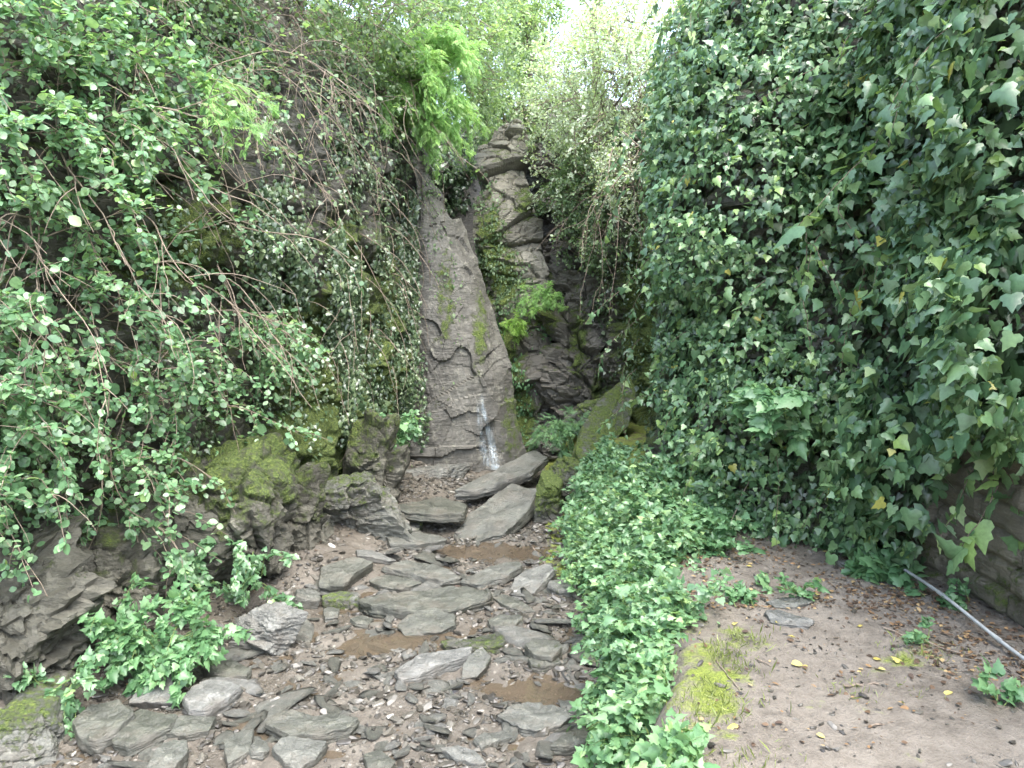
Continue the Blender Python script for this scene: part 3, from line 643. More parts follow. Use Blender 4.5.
# ------------------------------------------------------------------ leaves
def T_ivy():
    pts = [(0, 0), (.20, -.13), (.42, -.05), (.47, .16), (.33, .30), (.36, .52), (.20, .58), (0, 1.0)]
    left = [(-x, y) for x, y in pts[1:-1]][::-1]
    o = pts+left; V = [(0, .28, .05)]+[(x, y, -.10*abs(x)*2-.10*y*y) for x, y in o]
    n = len(o); return np.array(V, float), np.array([[0, 1+k, 1+(k+1) % n] for k in range(n)])
def T_ivy3():
    pts = [(0, 0), (.26, -.06), (.50, .18), (.30, .36), (.22, .52), (0, .86)]
    o = pts+[(-x*.92, y+.03) for x, y in pts[1:-1]][::-1]; n = len(o)
    V = [(0, .28, -.03)]+[(x, y, .10*abs(x)*2+.05*y*y) for x, y in o]
    return np.array(V, float), np.array([[0, 1+k, 1+(k+1) % n] for k in range(n)])
def T_oval(w=.33):
    V = [(0, 0, 0), (w*.8, .25, .05), (w, .55, .03), (w*.55, .85, -.03), (0, 1, -.10), (-w*.55, .85, -.03), (-w, .55, .03), (-w*.8, .25, .05), (0, .5, -.02)]
    return np.array(V, float), np.array([[8, k, (k+1) % 8] for k in range(8)])
def T_dia(w=.3):
    V = [(0, 0, 0), (w, .45, .05), (0, 1, -.05), (-w, .45, .05)]
    return np.array(V, float), np.array([[0, 1, 2], [0, 2, 3]])
def T_frond():
    """a small pinnate frond: leaflets in pairs along a rib"""
    V = []; Fc = []
    for i in range(7):
        y = .08+i*.13; L = .30*(1-.10*i) if i else .22
        for s in (-1, 1):
            b = len(V); V += [(0, y, 0), (s*L*.5, y-.01, .02), (s*L, y+.09, -.03), (s*L*.5, y+.10, .01)]; Fc.append([b, b+1, b+2, b+3] if s > 0 else [b, b+3, b+2, b+1])
    V += [(.008, 0, 0), (0, 1, 0), (-.008, 0, 0), (-.004, .5, 0)]; b = len(V)-4; Fc.append([b, b+1, b+3, b+2])
    V = np.array(V, float); V[:, 2] -= .22*V[:, 1]**2; return V, np.array(Fc)
TPL = dict(ivy=T_ivy(), ivy3=T_ivy3(), oval=T_oval(), round=T_oval(.42), dia=T_dia(), frond=T_frond(), narrow=T_oval(.2), blade=T_dia(.05))
def leaves_me(name, pos, tip, nor, size, tpl, mat, v=None):
    V0, F0 = TPL[tpl]; n = len(pos); tip = nrm(tip); z = nrm(nor-(nor*tip).sum(1, keepdims=True)*tip); x = np.cross(tip, z)
    R = np.stack([x, tip, z], -1)
    asp = np.c_[size*rng.uniform(.8, 1.15, n), size, size*rng.uniform(.3, 1.8, n)]
    V, Fc = scatter_copies(V0, F0, pos, R, asp)
    v = rng.random(n) if v is None else v
    return mesh_np(name, V, Fc, mat, {'v': np.repeat(v, len(V0))}, smooth=True)
def tubes_me(name, lines, mat, sides=4):
    """lines: list of (points n x 3, radii n)"""
    VV = []; FF = []; off = 0; A = np.arange(sides)*2*pi/sides
    for p, r in lines:
        p = np.asarray(p, float); n = len(p); r = np.broadcast_to(r, (n,))
        t = nrm(np.gradient(p, axis=0)); ref = np.array([.3, .2, 1.]) if abs(t[0][2]) < .8 else np.array([1., .2, 0])
        a = nrm(np.cross(t, ref)); b = np.cross(t, a)
        V = p[:, None]+(a[:, None]*np.cos(A)[None, :, None]+b[:, None]*np.sin(A)[None, :, None])*r[:, None, None]
        VV.append(V.reshape(-1, 3)); i = np.arange(n-1)[:, None]*sides; k = np.arange(sides)[None]; k2 = (k+1) % sides
        FF.append((np.stack([i+k, i+k2, i+sides+k2, i+sides+k], -1)+off).reshape(-1, 4)); off += n*sides
    return mesh_np(name, np.concatenate(VV), np.concatenate(FF), mat)
def strand(p, d, L, n=10, droop=.5, wob=.25, curl=0.):
    d = nrm(np.array(d, float)); q = [np.array(p, float)]; w = rng.normal(size=3)*wob
    for i in range(n-1):
        d = nrm(d+np.array([0, 0, -droop/n])+w/n+rng.normal(size=3)*wob*.35); q.append(q[-1]+d*L/(n-1))
    return np.array(q)
# greens
G_IVY = leafmat('ivy_leaf_green', [(0, (.032, .072, .034)), (.45, (.075, .15, .068)), (.85, (.165, .265, .115)), (.975, (.20, .30, .09)), (1, (.36, .34, .08))], rough=.38, trans=.22, spec=.6)
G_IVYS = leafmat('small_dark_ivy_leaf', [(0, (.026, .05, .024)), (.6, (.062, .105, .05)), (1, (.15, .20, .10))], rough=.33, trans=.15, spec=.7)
G_SHRUB = leafmat('shrub_leaf_green', [(0, (.055, .125, .06)), (.55, (.125, .235, .115)), (.9, (.24, .37, .20)), (1, (.28, .40, .12))], rough=.36, trans=.32, spec=.6)
G_BRIGHT = leafmat('spring_leaf_green', [(0, (.13, .25, .045)), (.6, (.22, .36, .075)), (1, (.36, .5, .12))], rough=.5, trans=.42, spec=.4)
G_SPRING = leafmat('soft_spring_leaf', [(0, (.11, .23, .07)), (.6, (.20, .36, .11)), (1, (.34, .48, .18))], rough=.5, trans=.4, spec=.4)
G_FAR = leafmat('far_leaf_green', [(0, (.07, .12, .06)), (.6, (.13, .20, .10)), (1, (.24, .32, .16))], rough=.5, trans=.4)
G_PALE_GLARE = leafmat('pale_glare_bush_leaf', [(0, (.14, .19, .11)), (.5, (.34, .40, .29)), (1, (.58, .63, .52))], rough=.45, trans=.35)  # pale leaves whitened further: overexposed glare put into the colour
G_BANK = leafmat('bank_plant_green', [(0, (.05, .12, .05)), (.5, (.105, .215, .095)), (.9, (.19, .32, .15)), (1, (.26, .38, .13))], rough=.45, trans=.3)
G_DRY = leafmat('dead_leaf_brown', [(0, (.045, .028, .018)), (.55, (.10, .062, .034)), (.85, (.20, .12, .055)), (1, (.36, .27, .13))], rough=.7, trans=.1, tcol=(1, 1, 1))
G_YEL = leafmat('fallen_leaf_yellow', [(0, (.36, .30, .06)), (1, (.5, .45, .2))], rough=.6, trans=.15, tcol=(1, 1, 1))
G_GRASS = leafmat('grass_green', [(0, (.10, .13, .03)), (1, (.22, .26, .07))], rough=.6, trans=.3)
M_TWIG = barkmat('grey_brown_twig', (.09, .07, .05), (.26, .21, .16))
M_VINE = barkmat('brown_vine', (.06, .045, .03), (.17, .13, .09))
M_BARK = barkmat('tree_bark', (.06, .05, .035), (.16, .13, .10))
M_STEMG = barkmat('green_stem', (.08, .13, .03), (.18, .22, .07))

def samp(key, n, dens):
    """random points of a rock surface, area weighted, kept by dens(px, py, pos, nor)"""
    S, nn = SURF[key]; a = np.linalg.norm(np.cross(S[1:, :-1]-S[:-1, :-1], S[:-1, 1:]-S[:-1, :-1]), axis=-1).ravel()
    k = rng.choice(len(a), n, p=a/a.sum()); i, j = np.divmod(k, S.shape[1]-1); u, v = rng.random((2, n))[:, :, None]
    def bi(Z): return (Z[i, j]*(1-u)+Z[i, j+1]*u)*(1-v)+(Z[i+1, j]*(1-u)+Z[i+1, j+1]*u)*v
    p = bi(S); m = nrm(bi(nn)); px, py = proj(p); w = dens(px, py, p, m); keep = rng.random(n) < w
    return p[keep], m[keep]
def inview(px, py, mgn=60): return (px > -mgn) & (px < 1024+mgn) & (py > -mgn) & (py < 768+mgn)
UP = np.array([0, 0, 1.])
def wall_leaves(name, p, m, size, tpl, mat, off=(.05, .2), down=1., nup=.6, rnd=.45, lump=1.4, parent=None, jit=.06, vb=0, post=None):
    n = len(p)
    lu = .5+.5*fbm(p*lump, 3, 40)*1.6
    lu = np.clip(lu+.25*vnoise(p*lump*3.1, 44), 0, 1); o = off[0]+(off[1]-off[0])*lu+rng.uniform(-jit, jit, n)
    hn = nrm(m*np.array([1, 1, .25])); pos = p+hn*o[:, None]
    if post is not None:
        k = post(*proj(pos)) & True; pos, hn, m = pos[k], hn[k], m[k]; n = len(pos)
    tip = -UP*down+rng.normal(size=(n, 3))*rnd; tip += hn*.25
    nor = hn+UP*nup+rng.normal(size=(n, 3))*rnd*.8
    s = size*np.exp(np.clip(rng.normal(0, .33, n), -.9, .5))
    v = np.clip(rng.beta(2, 2.6, n)+vb, 0, .97); v = np.where(rng.random(n) < .0035, 1, v)
    return link(name, leaves_me(name, pos, tip, nor, s, tpl, mat, v), parent=parent), pos

# --- the big ivy on the right: a near curtain over the stone wall and a glossy corner mass beyond it
def po_near(px, py):
    bot = np.interp(px, [700, 800, 860, 900, 925, 938, 960, 990, 1000, 1024, 1100], [560, 555, 560, 570, 560, 480, 445, 425, 450, 470, 520])
    return py < bot+rng.normal(size=len(px))*8
def dn_near(px, py, p, m):
    bot = np.interp(px, [700, 800, 860, 900, 935, 945, 1000, 1010, 1024, 1100], [560, 560, 575, 585, 570, 470, 470, 540, 560, 560])
    hole = fbm(p*np.array([2.2, 2.2, 1.5]), 3, 61)
    return (inview(px, py) & (py < bot)) * np.clip(.75+4.2*(hole+.0), .02, 1)
def dn_inner(px, py, p, m):
    bot = np.interp(px, [700, 900, 930, 945, 1100], [560, 575, 560, 450, 450])
    hole = fbm(p*np.array([2.2, 2.2, 1.5]), 3, 61)
    return (inview(px, py) & (py < bot))*np.clip(.6+3*hole, .6, .8)
iv = thing('ivy', 'large leaved ivy curtain covering the stone wall above the path', 'ivy', loc=(0, 0, 0))
p, m = samp('rwall', 62000, dn_near); h_ = rng.random(len(p)) < .6; wall_leaves('leaves', p[h_], m[h_], .072, 'ivy', G_IVY, off=(.03, .72), nup=.8, rnd=.6, parent=iv, lump=1.5, vb=.05, post=po_near)
wall_leaves('young_leaves', p[~h_], m[~h_], .062, 'ivy3', G_IVY, off=(.05, .76), nup=1.0, rnd=.7, parent=iv, lump=1.5, vb=.16, post=po_near)
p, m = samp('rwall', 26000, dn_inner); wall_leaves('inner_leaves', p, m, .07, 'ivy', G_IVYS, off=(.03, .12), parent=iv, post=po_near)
def po_corner(px, py):
    return px > np.interp(py, [0, 100, 250, 400, 460, 520], [664, 652, 648, 658, 664, 690])+rng.normal(size=len(px))*5
def dn_corner(px, py, p, m):
    lefte = np.interp(py, [0, 100, 250, 400, 460, 520], [668, 655, 650, 660, 668, 700])
    bot = np.interp(px, [640, 680, 740, 800, 900], [470, 500, 545, 560, 560])
    hole = fbm(p*2.0, 3, 62)
    near = sstep(7.6, 6.9, p[:, 1])
    return (inview(px, py) & (py < bot) & (px > lefte-8))*near*np.clip(.75+4.0*(hole+.06), .03, 1)
iv2 = thing('ivy', 'glossy smaller leaved ivy over the rock corner where the gorge narrows', 'ivy')
p, m = samp('rcliff', 110000, dn_corner); h_ = rng.random(len(p)) < .55; wall_leaves('leaves', p[h_], m[h_], .05, 'ivy', G_IVY, off=(.03, .5), nup=.9, rnd=.6, parent=iv2, lump=1.9, vb=.06, post=po_corner)
wall_leaves('young_leaves', p[~h_], m[~h_], .042, 'ivy3', G_IVY, off=(.04, .52), nup=1.0, rnd=.7, parent=iv2, lump=1.9, vb=.18, post=po_corner)
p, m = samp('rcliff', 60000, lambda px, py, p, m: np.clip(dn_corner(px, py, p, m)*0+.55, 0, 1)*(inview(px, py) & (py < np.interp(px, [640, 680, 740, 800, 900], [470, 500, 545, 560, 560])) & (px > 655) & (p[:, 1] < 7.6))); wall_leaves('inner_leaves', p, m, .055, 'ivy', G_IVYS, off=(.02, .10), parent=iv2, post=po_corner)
# woody stems and hanging shoots in the ivy
def hang(parent, name, key, n, dens, L, off, rad, mat, leaf=None, tpl='ivy', lm=None, every=.05, droop=2.0):
    p, m = samp(key, 4000, dens)
    k = rng.choice(len(p), min(n, len(p)), replace=False); lines = []; lp = []; ln = []
    for i in k:
        d = nrm(m[i]*.5+np.array([rng.normal()*.5, rng.normal()*.5, -.3]))
        q = strand(p[i]+m[i]*off, d, rng.uniform(*L), 14, droop, .35); lines.append((q, np.linspace(rad, rad*.4, 14)))
        if leaf:
            t = np.arange(.05, 1, every/max(.2, np.linalg.norm(q[-1]-q[0]))); lp.append(np.stack([np.interp(t, np.linspace(0, 1, 14), q[:, c]) for c in range(3)], 1)); ln.append(np.repeat(m[i][None], len(t), 0))
    link(name, tubes_me(name, lines, mat, 5), parent=parent)
    if leaf:
        lp = np.concatenate(lp); ln = np.concatenate(ln); n = len(lp)
        link('leaves', leaves_me('leaves', lp, rng.normal(size=(n, 3))*.6-UP*.7, ln+UP*.5+rng.normal(size=(n, 3))*.4, leaf*np.exp(rng.normal(0, .25, n)), tpl, lm or G_IVY, np.clip(rng.beta(2, 2, n)+.15, 0, .97)), parent=parent)
hang(iv, 'woody_growth', 'rwall', 60, lambda px, py, p, m: inview(px, py)*(py < np.where(px > 920, 260, 440)), (.4, 1.0), .25, .004, M_VINE, leaf=.075, every=.045)
hang(iv2, 'woody_growth', 'rcliff', 70, dn_corner, (.4, 1.0), .25, .0035, M_VINE, leaf=.055, every=.04)
iv3 = thing('ivy', 'loose ivy shoots dangling over bare wall stones at the right edge', 'ivy')
hang(iv3, 'shoot_growth', 'rwall', 9, lambda px, py, p, m: ((px > 985) & (px < 1060) & (py > 380) & (py < 480))*1., (.3, .6), .12, .004, M_VINE, leaf=.09, every=.04)

# --- left cliff: carpet of small dark ivy, separate hanging strands
def dn_left(px, py, p, m):
    bot = np.interp(px, [0, 150, 260, 330, 380, 412], [520, 470, 500, 430, 430, 470])
    hole = fbm(p*np.array([2.4, 2.4, .9]), 3, 63)
    e = (px < 408)
    return (inview(px, py) & e & (py < bot+30*vnoise(p*4, 3)))*np.clip(.48+2.9*hole, .03, 1)*np.interp(px, [0, 200, 300], [.5, .6, 1])
iv4 = thing('ivy', 'carpet of small glossy ivy leaves clinging to the left cliff', 'ivy')
p, m = samp('left', 90000, dn_left); wall_leaves('leaves', p, m, .033, 'ivy', G_IVYS, off=(.02, .13), parent=iv4, lump=2.2, jit=.03, vb=.28, nup=.8)
def dn_moss(px, py, p, m):
    return (inview(px, py) & (px < 424))*np.clip(blobs(px, py, MOSSL)*1.3+.5*np.clip(m[:, 2], 0, 1)-.25, 0, 1)
hang(iv4, 'woody_growth', 'left', 160, lambda px, py, p, m: inview(px, py)*(px < 415)*(py < 380)*(py > 60)*1., (.4, 1.1), .05, .004, M_TWIG)
for i, (a, y0, y1, D, lb) in enumerate([(408, 190, 455, 8.75, 'long dark ivy strand hanging along the edge of the pale slab'), (398, 225, 410, 8.6, 'ivy strand hanging just left of the longest strand'),
        (376, 240, 440, 8.1, 'dense ivy strand hanging in the middle of the ivy cliff, reaching the mossy rock'), (352, 260, 450, 7.65, 'silvery ivy strand hanging down above the big rounded boulder'),
        (335, 230, 380, 7.3, 'short broad ivy strand hanging beside the yellow mossy patch'), (300, 240, 330, 6.8, 'ivy strand hanging left of the yellow mossy patch'), (388, 330, 480, 8.4, 'lowest ivy strand trailing down to the dark gap at the cliff foot'),
        (268, 180, 320, 6.4, 'ivy strand hanging at the edge of the overhanging shrub')]):
    st = thing('ivy_strand', lb, 'ivy', group='ivy strands hanging down the left cliff')
    # find cliff depth at that pixel
    S_, n_ = SURF['left']; qx, qy = proj(S_); LN = []; lp = []
    for s in range(8):
        yy = np.linspace(y0, y1-rng.uniform(0, 40), 16); xx = a+np.cumsum(rng.normal(size=16)*1.2)+rng.uniform(-7, 7)
        q = []
        for x_, y_ in zip(xx, yy):
            j = np.argmin((qx-x_)**2+(qy-y_)**2); q.append(P(x_, y_, S_.reshape(-1, 3)[j][1]-.10))
        q = np.array(q); q[:, 1] = np.convolve(np.r_[q[:1, 1], q[:1, 1], q[:, 1], q[-1:, 1], q[-1:, 1]], np.ones(5)/5, 'valid'); LN.append((q, np.linspace(.006, .002, 16)))
        L = np.linalg.norm(q[-1]-q[0]); t = rng.random(int(L/.0055)); lp.append(np.stack([np.interp(t, np.linspace(0, 1, 16), q[:, c]) for c in range(3)], 1))
    lp = np.concatenate(lp); n = len(lp); lp += rng.normal(size=(n, 3))*np.array([.028, .03, .02])
    link('woody_growth', tubes_me('woody_growth', LN, M_VINE), parent=st)
    link('leaves', leaves_me('leaves', lp, rng.normal(size=(n, 3))*.5-UP, np.array([.4, -.8, .5])+rng.normal(size=(n, 3))*.5, .038*np.exp(rng.normal(0, .25, n)), 'ivy', G_IVYS, np.clip(rng.beta(2, 2, n)+.15, 0, 1)), parent=st)

# --- twiggy plants
def twig_plant(root, starts, L, nleaf, size, tpl, lmat, smat, droop=1.0, side=5, sideL=.45, rad=.006, spread=.5, vb=0., rnd=.5, nup=.9, bare=0., alongtip=.6, pn='branch'):
    lines = []; LP = []; LT = []
    for p0, d0 in starts:
        l = rng.uniform(*L); q = strand(p0, d0, l, 14, droop, .3); lines.append((q, np.linspace(rad, rad*.3, 14)))
        tw = [(q, 1.)]
        for k in range(side):
            j = rng.integers(3, 13); d = nrm(q[j]-q[j-1])+rng.normal(size=3)*spread
            q2 = strand(q[j], d, l*sideL*rng.uniform(.4, 1), 9, droop*.8, .35); lines.append((q2, np.linspace(rad*.5, rad*.2, 9))); tw.append((q2, sideL))
        for q_, f in tw:
            if rng.random() < bare: continue
            n = max(3, int(nleaf*f)); t = rng.random(n)**.7; tt = np.linspace(0, 1, len(q_))
            pp = np.stack([np.interp(t, tt, q_[:, c]) for c in range(3)], 1); dd = nrm(np.gradient(q_, axis=0)); dv = np.stack([np.interp(t, tt, dd[:, c]) for c in range(3)], 1)
            LP.append(pp); LT.append(dv*alongtip)
    link(pn, tubes_me(pn, lines, smat, 5), parent=root)
    lp = np.concatenate(LP); lt = np.concatenate(LT); n = len(lp); r = rng.normal(size=(n, 3)); r[:, 2] *= .4
    tip = lt+r*.7; lp = lp+rng.normal(size=(n, 3))*size*.35
    link('leaves', leaves_me('leaves', lp, tip, UP*nup+rng.normal(size=(n, 3))*rnd+np.array([0, -.35, 0]), size*np.exp(rng.normal(0, .25, n)), tpl, lmat, np.clip(rng.beta(2, 2.4, n)+vb, 0, .95)), parent=root)
def wallstarts(key, n, dens, d, off=.05, dr=.35):
    p, m = samp(key, 9000, dens); k = rng.choice(len(p), min(n, len(p)), replace=False)
    return [(p[i]+m[i]*off, nrm(m[i]*.6+np.array(d)+rng.normal(size=3)*dr)) for i in k]
def box(x0, x1, y0, y1): return lambda px, py, p, m: ((px > x0) & (px < x1) & (py > y0) & (py < y1))*1.
def pixstarts(n, x0, x1, y0, y1, D0, D1, d, dr=.35):
    return [(P(rng.uniform(x0, x1), rng.uniform(y0, y1), rng.uniform(D0, D1)), nrm(np.array(d)+rng.normal(size=3)*dr)) for _ in range(n)]
# shrub hanging over the left cliff, in masses from the top
sh = thing('shrub', 'overhanging shrub with round pale green leaves arching in front of the left cliff', 'shrub')
twig_plant(sh, wallstarts('left', 80, box(-160, 150, -60, 150), (.5, -.3, .1)), (.5, 1.15), 44, .043, 'round', G_SHRUB, M_TWIG, droop=1.1, side=6, sideL=.5, vb=.08, bare=.12)
def dn_pale(px, py, p, m):
    hole = fbm(p*np.array([2.6, 2.6, 2.2]), 3, 71)
    right = np.interp(py, [0, 120, 250, 330, 480], [250, 260, 200, 290, 300]); bot = np.interp(px, [0, 120, 200, 300], [585, 520, 520, 450])
    return (inview(px, py) & (px < right) & (py < bot))*np.clip(.42+3.2*hole, .02, 1)
p, m = samp('left', 60000, dn_pale); wall_leaves('clinging_leaves', p, m, .042, 'round', G_SHRUB, off=(.06, .42), nup=1.2, rnd=.7, down=.3, parent=sh, lump=1.9, vb=.06)
sh1 = thing('shrub', 'lower sprays of round pale leaves hanging over the layered rock at the left edge', 'shrub')
twig_plant(sh1, wallstarts('left', 64, box(-140, 120, 230, 500), (.5, -.35, .2)), (.6, 1.2), 34, .042, 'round', G_SHRUB, M_TWIG, droop=1.2, side=5, sideL=.5, vb=.06, bare=.15)
sh2 = thing('shrub', 'sprays of round leaves hanging in front of the mossy ledge and the yellow moss', 'shrub')
twig_plant(sh2, wallstarts('left', 22, box(130, 260, 290, 400), (.6, -.4, .05)), (.4, .85), 34, .038, 'round', G_SHRUB, M_TWIG, droop=1.6, side=4, sideL=.45, vb=.1, bare=.1)
# bare tangle of stems on top of the left cliff
tg = thing('bramble_tangle', 'tangle of thin bare grey stems on the left cliff top above the ivy', 'bramble')
twig_plant(tg, wallstarts('left', 120, box(150, 420, -80, 110), (.3, -.3, .1), dr=.6), (.5, 1.3), 16, .040, 'oval', G_FAR, M_TWIG, droop=1.5, side=5, sideL=.6, bare=.5, rad=.006)
tg2 = thing('vine', 'bare looping grey vine stems crossing the dark hollow on the left', 'vine')
twig_plant(tg2, wallstarts('left', 26, box(20, 230, 120, 340), (.5, -.5, -.1), dr=.5), (.8, 1.5), 5, .04, 'round', G_SHRUB, M_TWIG, droop=1.1, side=3, sideL=.6, bare=.6, rad=.007)
# arching bright sprays
br = thing('shrub', 'bright yellow green spray of soft foliage arching over the top of the pale slab', 'shrub')
twig_plant(br, pixstarts(60, 365, 440, 25, 115, 8.4, 9.0, (.75, -.3, .2)), (.42, .78), 46, .075, 'frond', G_SPRING, M_STEMG, droop=1.9, side=5, sideL=.5, alongtip=1., vb=.1, rad=.006)
br2 = thing('fern', 'narrow bright green fern like spray running down the top of the left cliff', 'fern')
twig_plant(br2, pixstarts(9, 185, 225, 60, 110, 5.2, 5.6, (.6, -.2, -.2)), (.3, .6), 20, .055, 'frond', G_SPRING, M_STEMG, droop=1.4, side=3, sideL=.4, alongtip=1., rad=.004)

# --- crowns: many twigs spread through uneven lobes
def crown(root, lobes, ntw, per, size, tpl, lmat, tw=.28, vb=0., nup=.8, shell=.55, stem=M_TWIG, out=1.2, pn='crown', droop=.1):
    w = np.array([l[3]*l[4]*l[5] for l in lobes])**.67; k = rng.choice(len(lobes), ntw, p=w/w.sum()); Lb = np.array(lobes)[k]
    d = nrm(rng.normal(size=(ntw, 3))); r = shell+(1-shell)*rng.random(ntw)**.6
    r = r*(1+.28*fbm(d*2.2+k[:, None]*3.7, 3, 91))
    c = Lb[:, :3]+d*r[:, None]*Lb[:, 3:]
    g = vnoise(c*1.5, 95) > -.35; c, d = c[g], d[g]
    td = nrm(d*out+rng.normal(size=c.shape)*.6+UP*.1-UP*droop)
    n = len(c); t = rng.random((n, per)); pos = (c[:, None]+td[:, None]*(t*tw)[..., None]).reshape(-1, 3)+rng.normal(size=(n*per, 3))*size*.7
    tip = np.repeat(td, per, 0)*.7+rng.normal(size=(n*per, 3))*.7-UP*droop; nor = UP*nup+np.repeat(d, per, 0)*.6+rng.normal(size=(n*per, 3))*.45
    link(pn, leaves_me(pn, pos, tip, nor, size*np.exp(rng.normal(0, .25, n*per)), tpl, lmat, np.clip(rng.beta(2, 2.4, n*per)+vb, 0, 1)), parent=root)
    lines = []
    for i in range(0, n, 2): lines.append((np.array([c[i]-td[i]*tw*.7+rng.normal(size=3)*.03, c[i], c[i]+td[i]*tw]), np.array([.006, .004, .0015])))
    link('twig', tubes_me('twig', lines, stem, 4), parent=root)
def lobe(px, py, D, rx, ry, rz): c = P(px, py, D); return (*c, rx, ry, rz)
def trunk(root, base, top, r, mat=M_BARK, limbs=5, LL=1.0):
    n = 14; t = np.linspace(0, 1, n)[:, None]; q = base*(1-t)+top*t+np.cumsum(rng.normal(size=(n, 3))*.03, 0)
    link('trunk', tubes_me('trunk', [(q, np.linspace(r, r*.45, n))], mat, 10), parent=root)
    ls = []
    for i in range(limbs):
        j = rng.integers(6, n); d = nrm(rng.normal(size=3)+UP*.8); ls.append((strand(q[j], d, LL*rng.uniform(.6, 1.2), 9, .2, .3), np.linspace(r*.4, r*.12, 9)))
    link('limb', tubes_me('limb', ls, mat, 6), parent=root)
# pale bush above the right side of the waterfall gorge
b1 = thing('bush', 'big pale rounded bush overhanging the gorge on the right, overexposed glow put into its leaf colour', 'bush')
crown(b1, [lobe(610, 110, 9.9, .75, .7, .8), lobe(640, 60, 9.6, .7, .7, .7), lobe(575, 170, 10.4, .4, .4, .6), lobe(560, 100, 10.8, .5, .5, .6), lobe(640, 170, 9.2, .35, .5, .5), lobe(600, 60, 10.8, .7, .8, .5)], 1300, 26, .033, 'oval', G_PALE_GLARE, tw=.30, droop=.3, vb=.05)
trunk(b1, P(640, 250, 10.6), P(610, 90, 10.3), .05, limbs=8, LL=.9)
b1b = thing('bush', 'dark leafy bush growing on the ledge right of the rock column', 'bush')
crown(b1b, [lobe(566, 215, 10.5, .26, .3, .55), lobe(585, 190, 10.2, .35, .35, .5), lobe(605, 240, 10.0, .3, .3, .3)], 420, 24, .036, 'oval', G_FAR, tw=.2, droop=.4)
# hanging dark vines under the pale bush
hv = thing('vine', 'dry brown vines hanging in the dark recess under the pale bush', 'vine')
twig_plant(hv, pixstarts(20, 590, 668, 130, 220, 8.4, 9.7, (-.1, -.2, -.5), .4), (.5, 1.5), 14, .035, 'oval', G_FAR, M_TWIG, droop=2.0, side=4, sideL=.5, bare=.35, rad=.006)
hv2 = thing('ivy', 'thin ivy trailing down the dark right side of the gorge', 'ivy')
def dn_rc(px, py, p, m):
    return ((px > 575) & (px < 668) & (py < 450) & (p[:, 1] > 7.2))*np.clip(.4+2.4*fbm(p*np.array([3., 3., .9]), 3, 66), 0, 1)
p, m = samp('rcliff', 22000, dn_rc); wall_leaves('leaves', p, m, .038, 'ivy', G_IVYS, off=(.02, .14), parent=hv2, vb=.15)
# trees behind the gorge head and on the left rim
t1 = thing('tree', 'light green tree leaning out from the left rim above the bright spray', 'tree')
crown(t1, [lobe(440, 55, 9.9, .8, .8, .55), lobe(400, 15, 9.3, .9, .8, .5), lobe(470, 15, 10.6, .6, .8, .6), lobe(475, 85, 10.6, .3, .4, .35), lobe(465, 128, 11.6, .3, .3, .45), lobe(470, 100, 11.2, .35, .4, .35), lobe(360, -10, 8.6, .9, .7, .4)], 1100, 24, .040, 'oval', G_FAR, tw=.3, vb=.25)
trunk(t1, P(395, 110, 9.9), P(425, 0, 10.2), .07, limbs=8, LL=1.1)
t2 = thing('conifer', 'grey green feathery evergreen standing behind the gorge head', 'tree')
crown(t2, [lobe(515, 70, 13.2, .55, .6, 1.1), lobe(505, 120, 12.8, .5, .5, .45), lobe(530, 20, 13.5, .5, .6, .8)], 800, 30, .06, 'narrow', G_FAR, tw=.3, droop=.6, vb=.35)
trunk(t2, P(515, 150, 13.4), P(522, 0, 13.6), .09, limbs=8)
t3 = thing('tree', 'bright washed out tree at the very top behind the pale bush', 'tree')
crown(t3, [lobe(570, -5, 15, 1.3, 1, .7), lobe(640, -10, 14, 1.2, 1, .6), lobe(545, 50, 15.5, .7, .7, .7)], 200, 20, .06, 'oval', G_FAR, tw=.45, vb=.4)
trunk(t3, P(600, 120, 15.5), P(595, -20, 15.2), .1, limbs=8, LL=1.4)
t4 = thing('bush', 'leafy bush growing on the left cliff top behind the bare stems', 'bush')
crown(t4, [lobe(300, 0, 7.6, 1.1, .6, .5), lobe(240, -20, 6.9, 1.0, .6, .5), lobe(350, 60, 8.2, .5, .4, .3), lobe(150, -50, 6.2, 1.0, .6, .5)], 1000, 22, .040, 'oval', G_FAR, tw=.32, vb=.1)
trunk(t4, P(300, 60, 8.0), P(290, -60, 7.9), .05, limbs=6)
# mosses and small ferns on the back rocks
def fern(name, px, py, D, n, L, size, label, cat='fern', mat=G_BANK, d=(0, -.3, .8), tpl='frond', spread=.7, rp=8):
    r = thing(name, label, cat)
    st = [(P(px+rng.uniform(-rp, rp), py+rng.uniform(-rp*.5, rp*.5), D), nrm(np.array(d)+rng.normal(size=3)*spread)) for _ in range(n)]
    twig_plant(r, st, L, 22, size, tpl, mat, M_STEMG, droop=1.5, side=2, sideL=.5, rad=.003, alongtip=.9, pn='stem')
    return r
fern('fern', 556, 437, 9.0, 26, (.18, .36), .06, 'soft green fern clump beneath the dark buttress at the back of the gorge', rp=18)
fern('fern', 540, 295, 10.2, 30, (.10, .24), .045, 'bright green tuft hanging from the ledge in the middle of the back rocks', mat=G_SPRING, d=(0, -.4, -.1), rp=16)
fern('fern', 520, 322, 10.2, 14, (.12, .25), .055, 'pale fern fronds below the bright tuft on the back rocks', mat=G_BRIGHT, d=(-.3, -.4, -.1), rp=10)
def patch(name, key, n, dens, size, mat, label, cat='moss', tpl='frond', off=(.0, .06)):
    r = thing(name, label, cat); p, m = samp(key, n, dens); wall_leaves('leaves', p, m, size, tpl, mat, off=off, parent=r, jit=.02, nup=.3)
def el(*B): return lambda px, py, p, m: np.clip(blobs(px, py, B), 0, 1)*np.clip(.5+2*fbm(p*4, 3, 4), 0, 1)
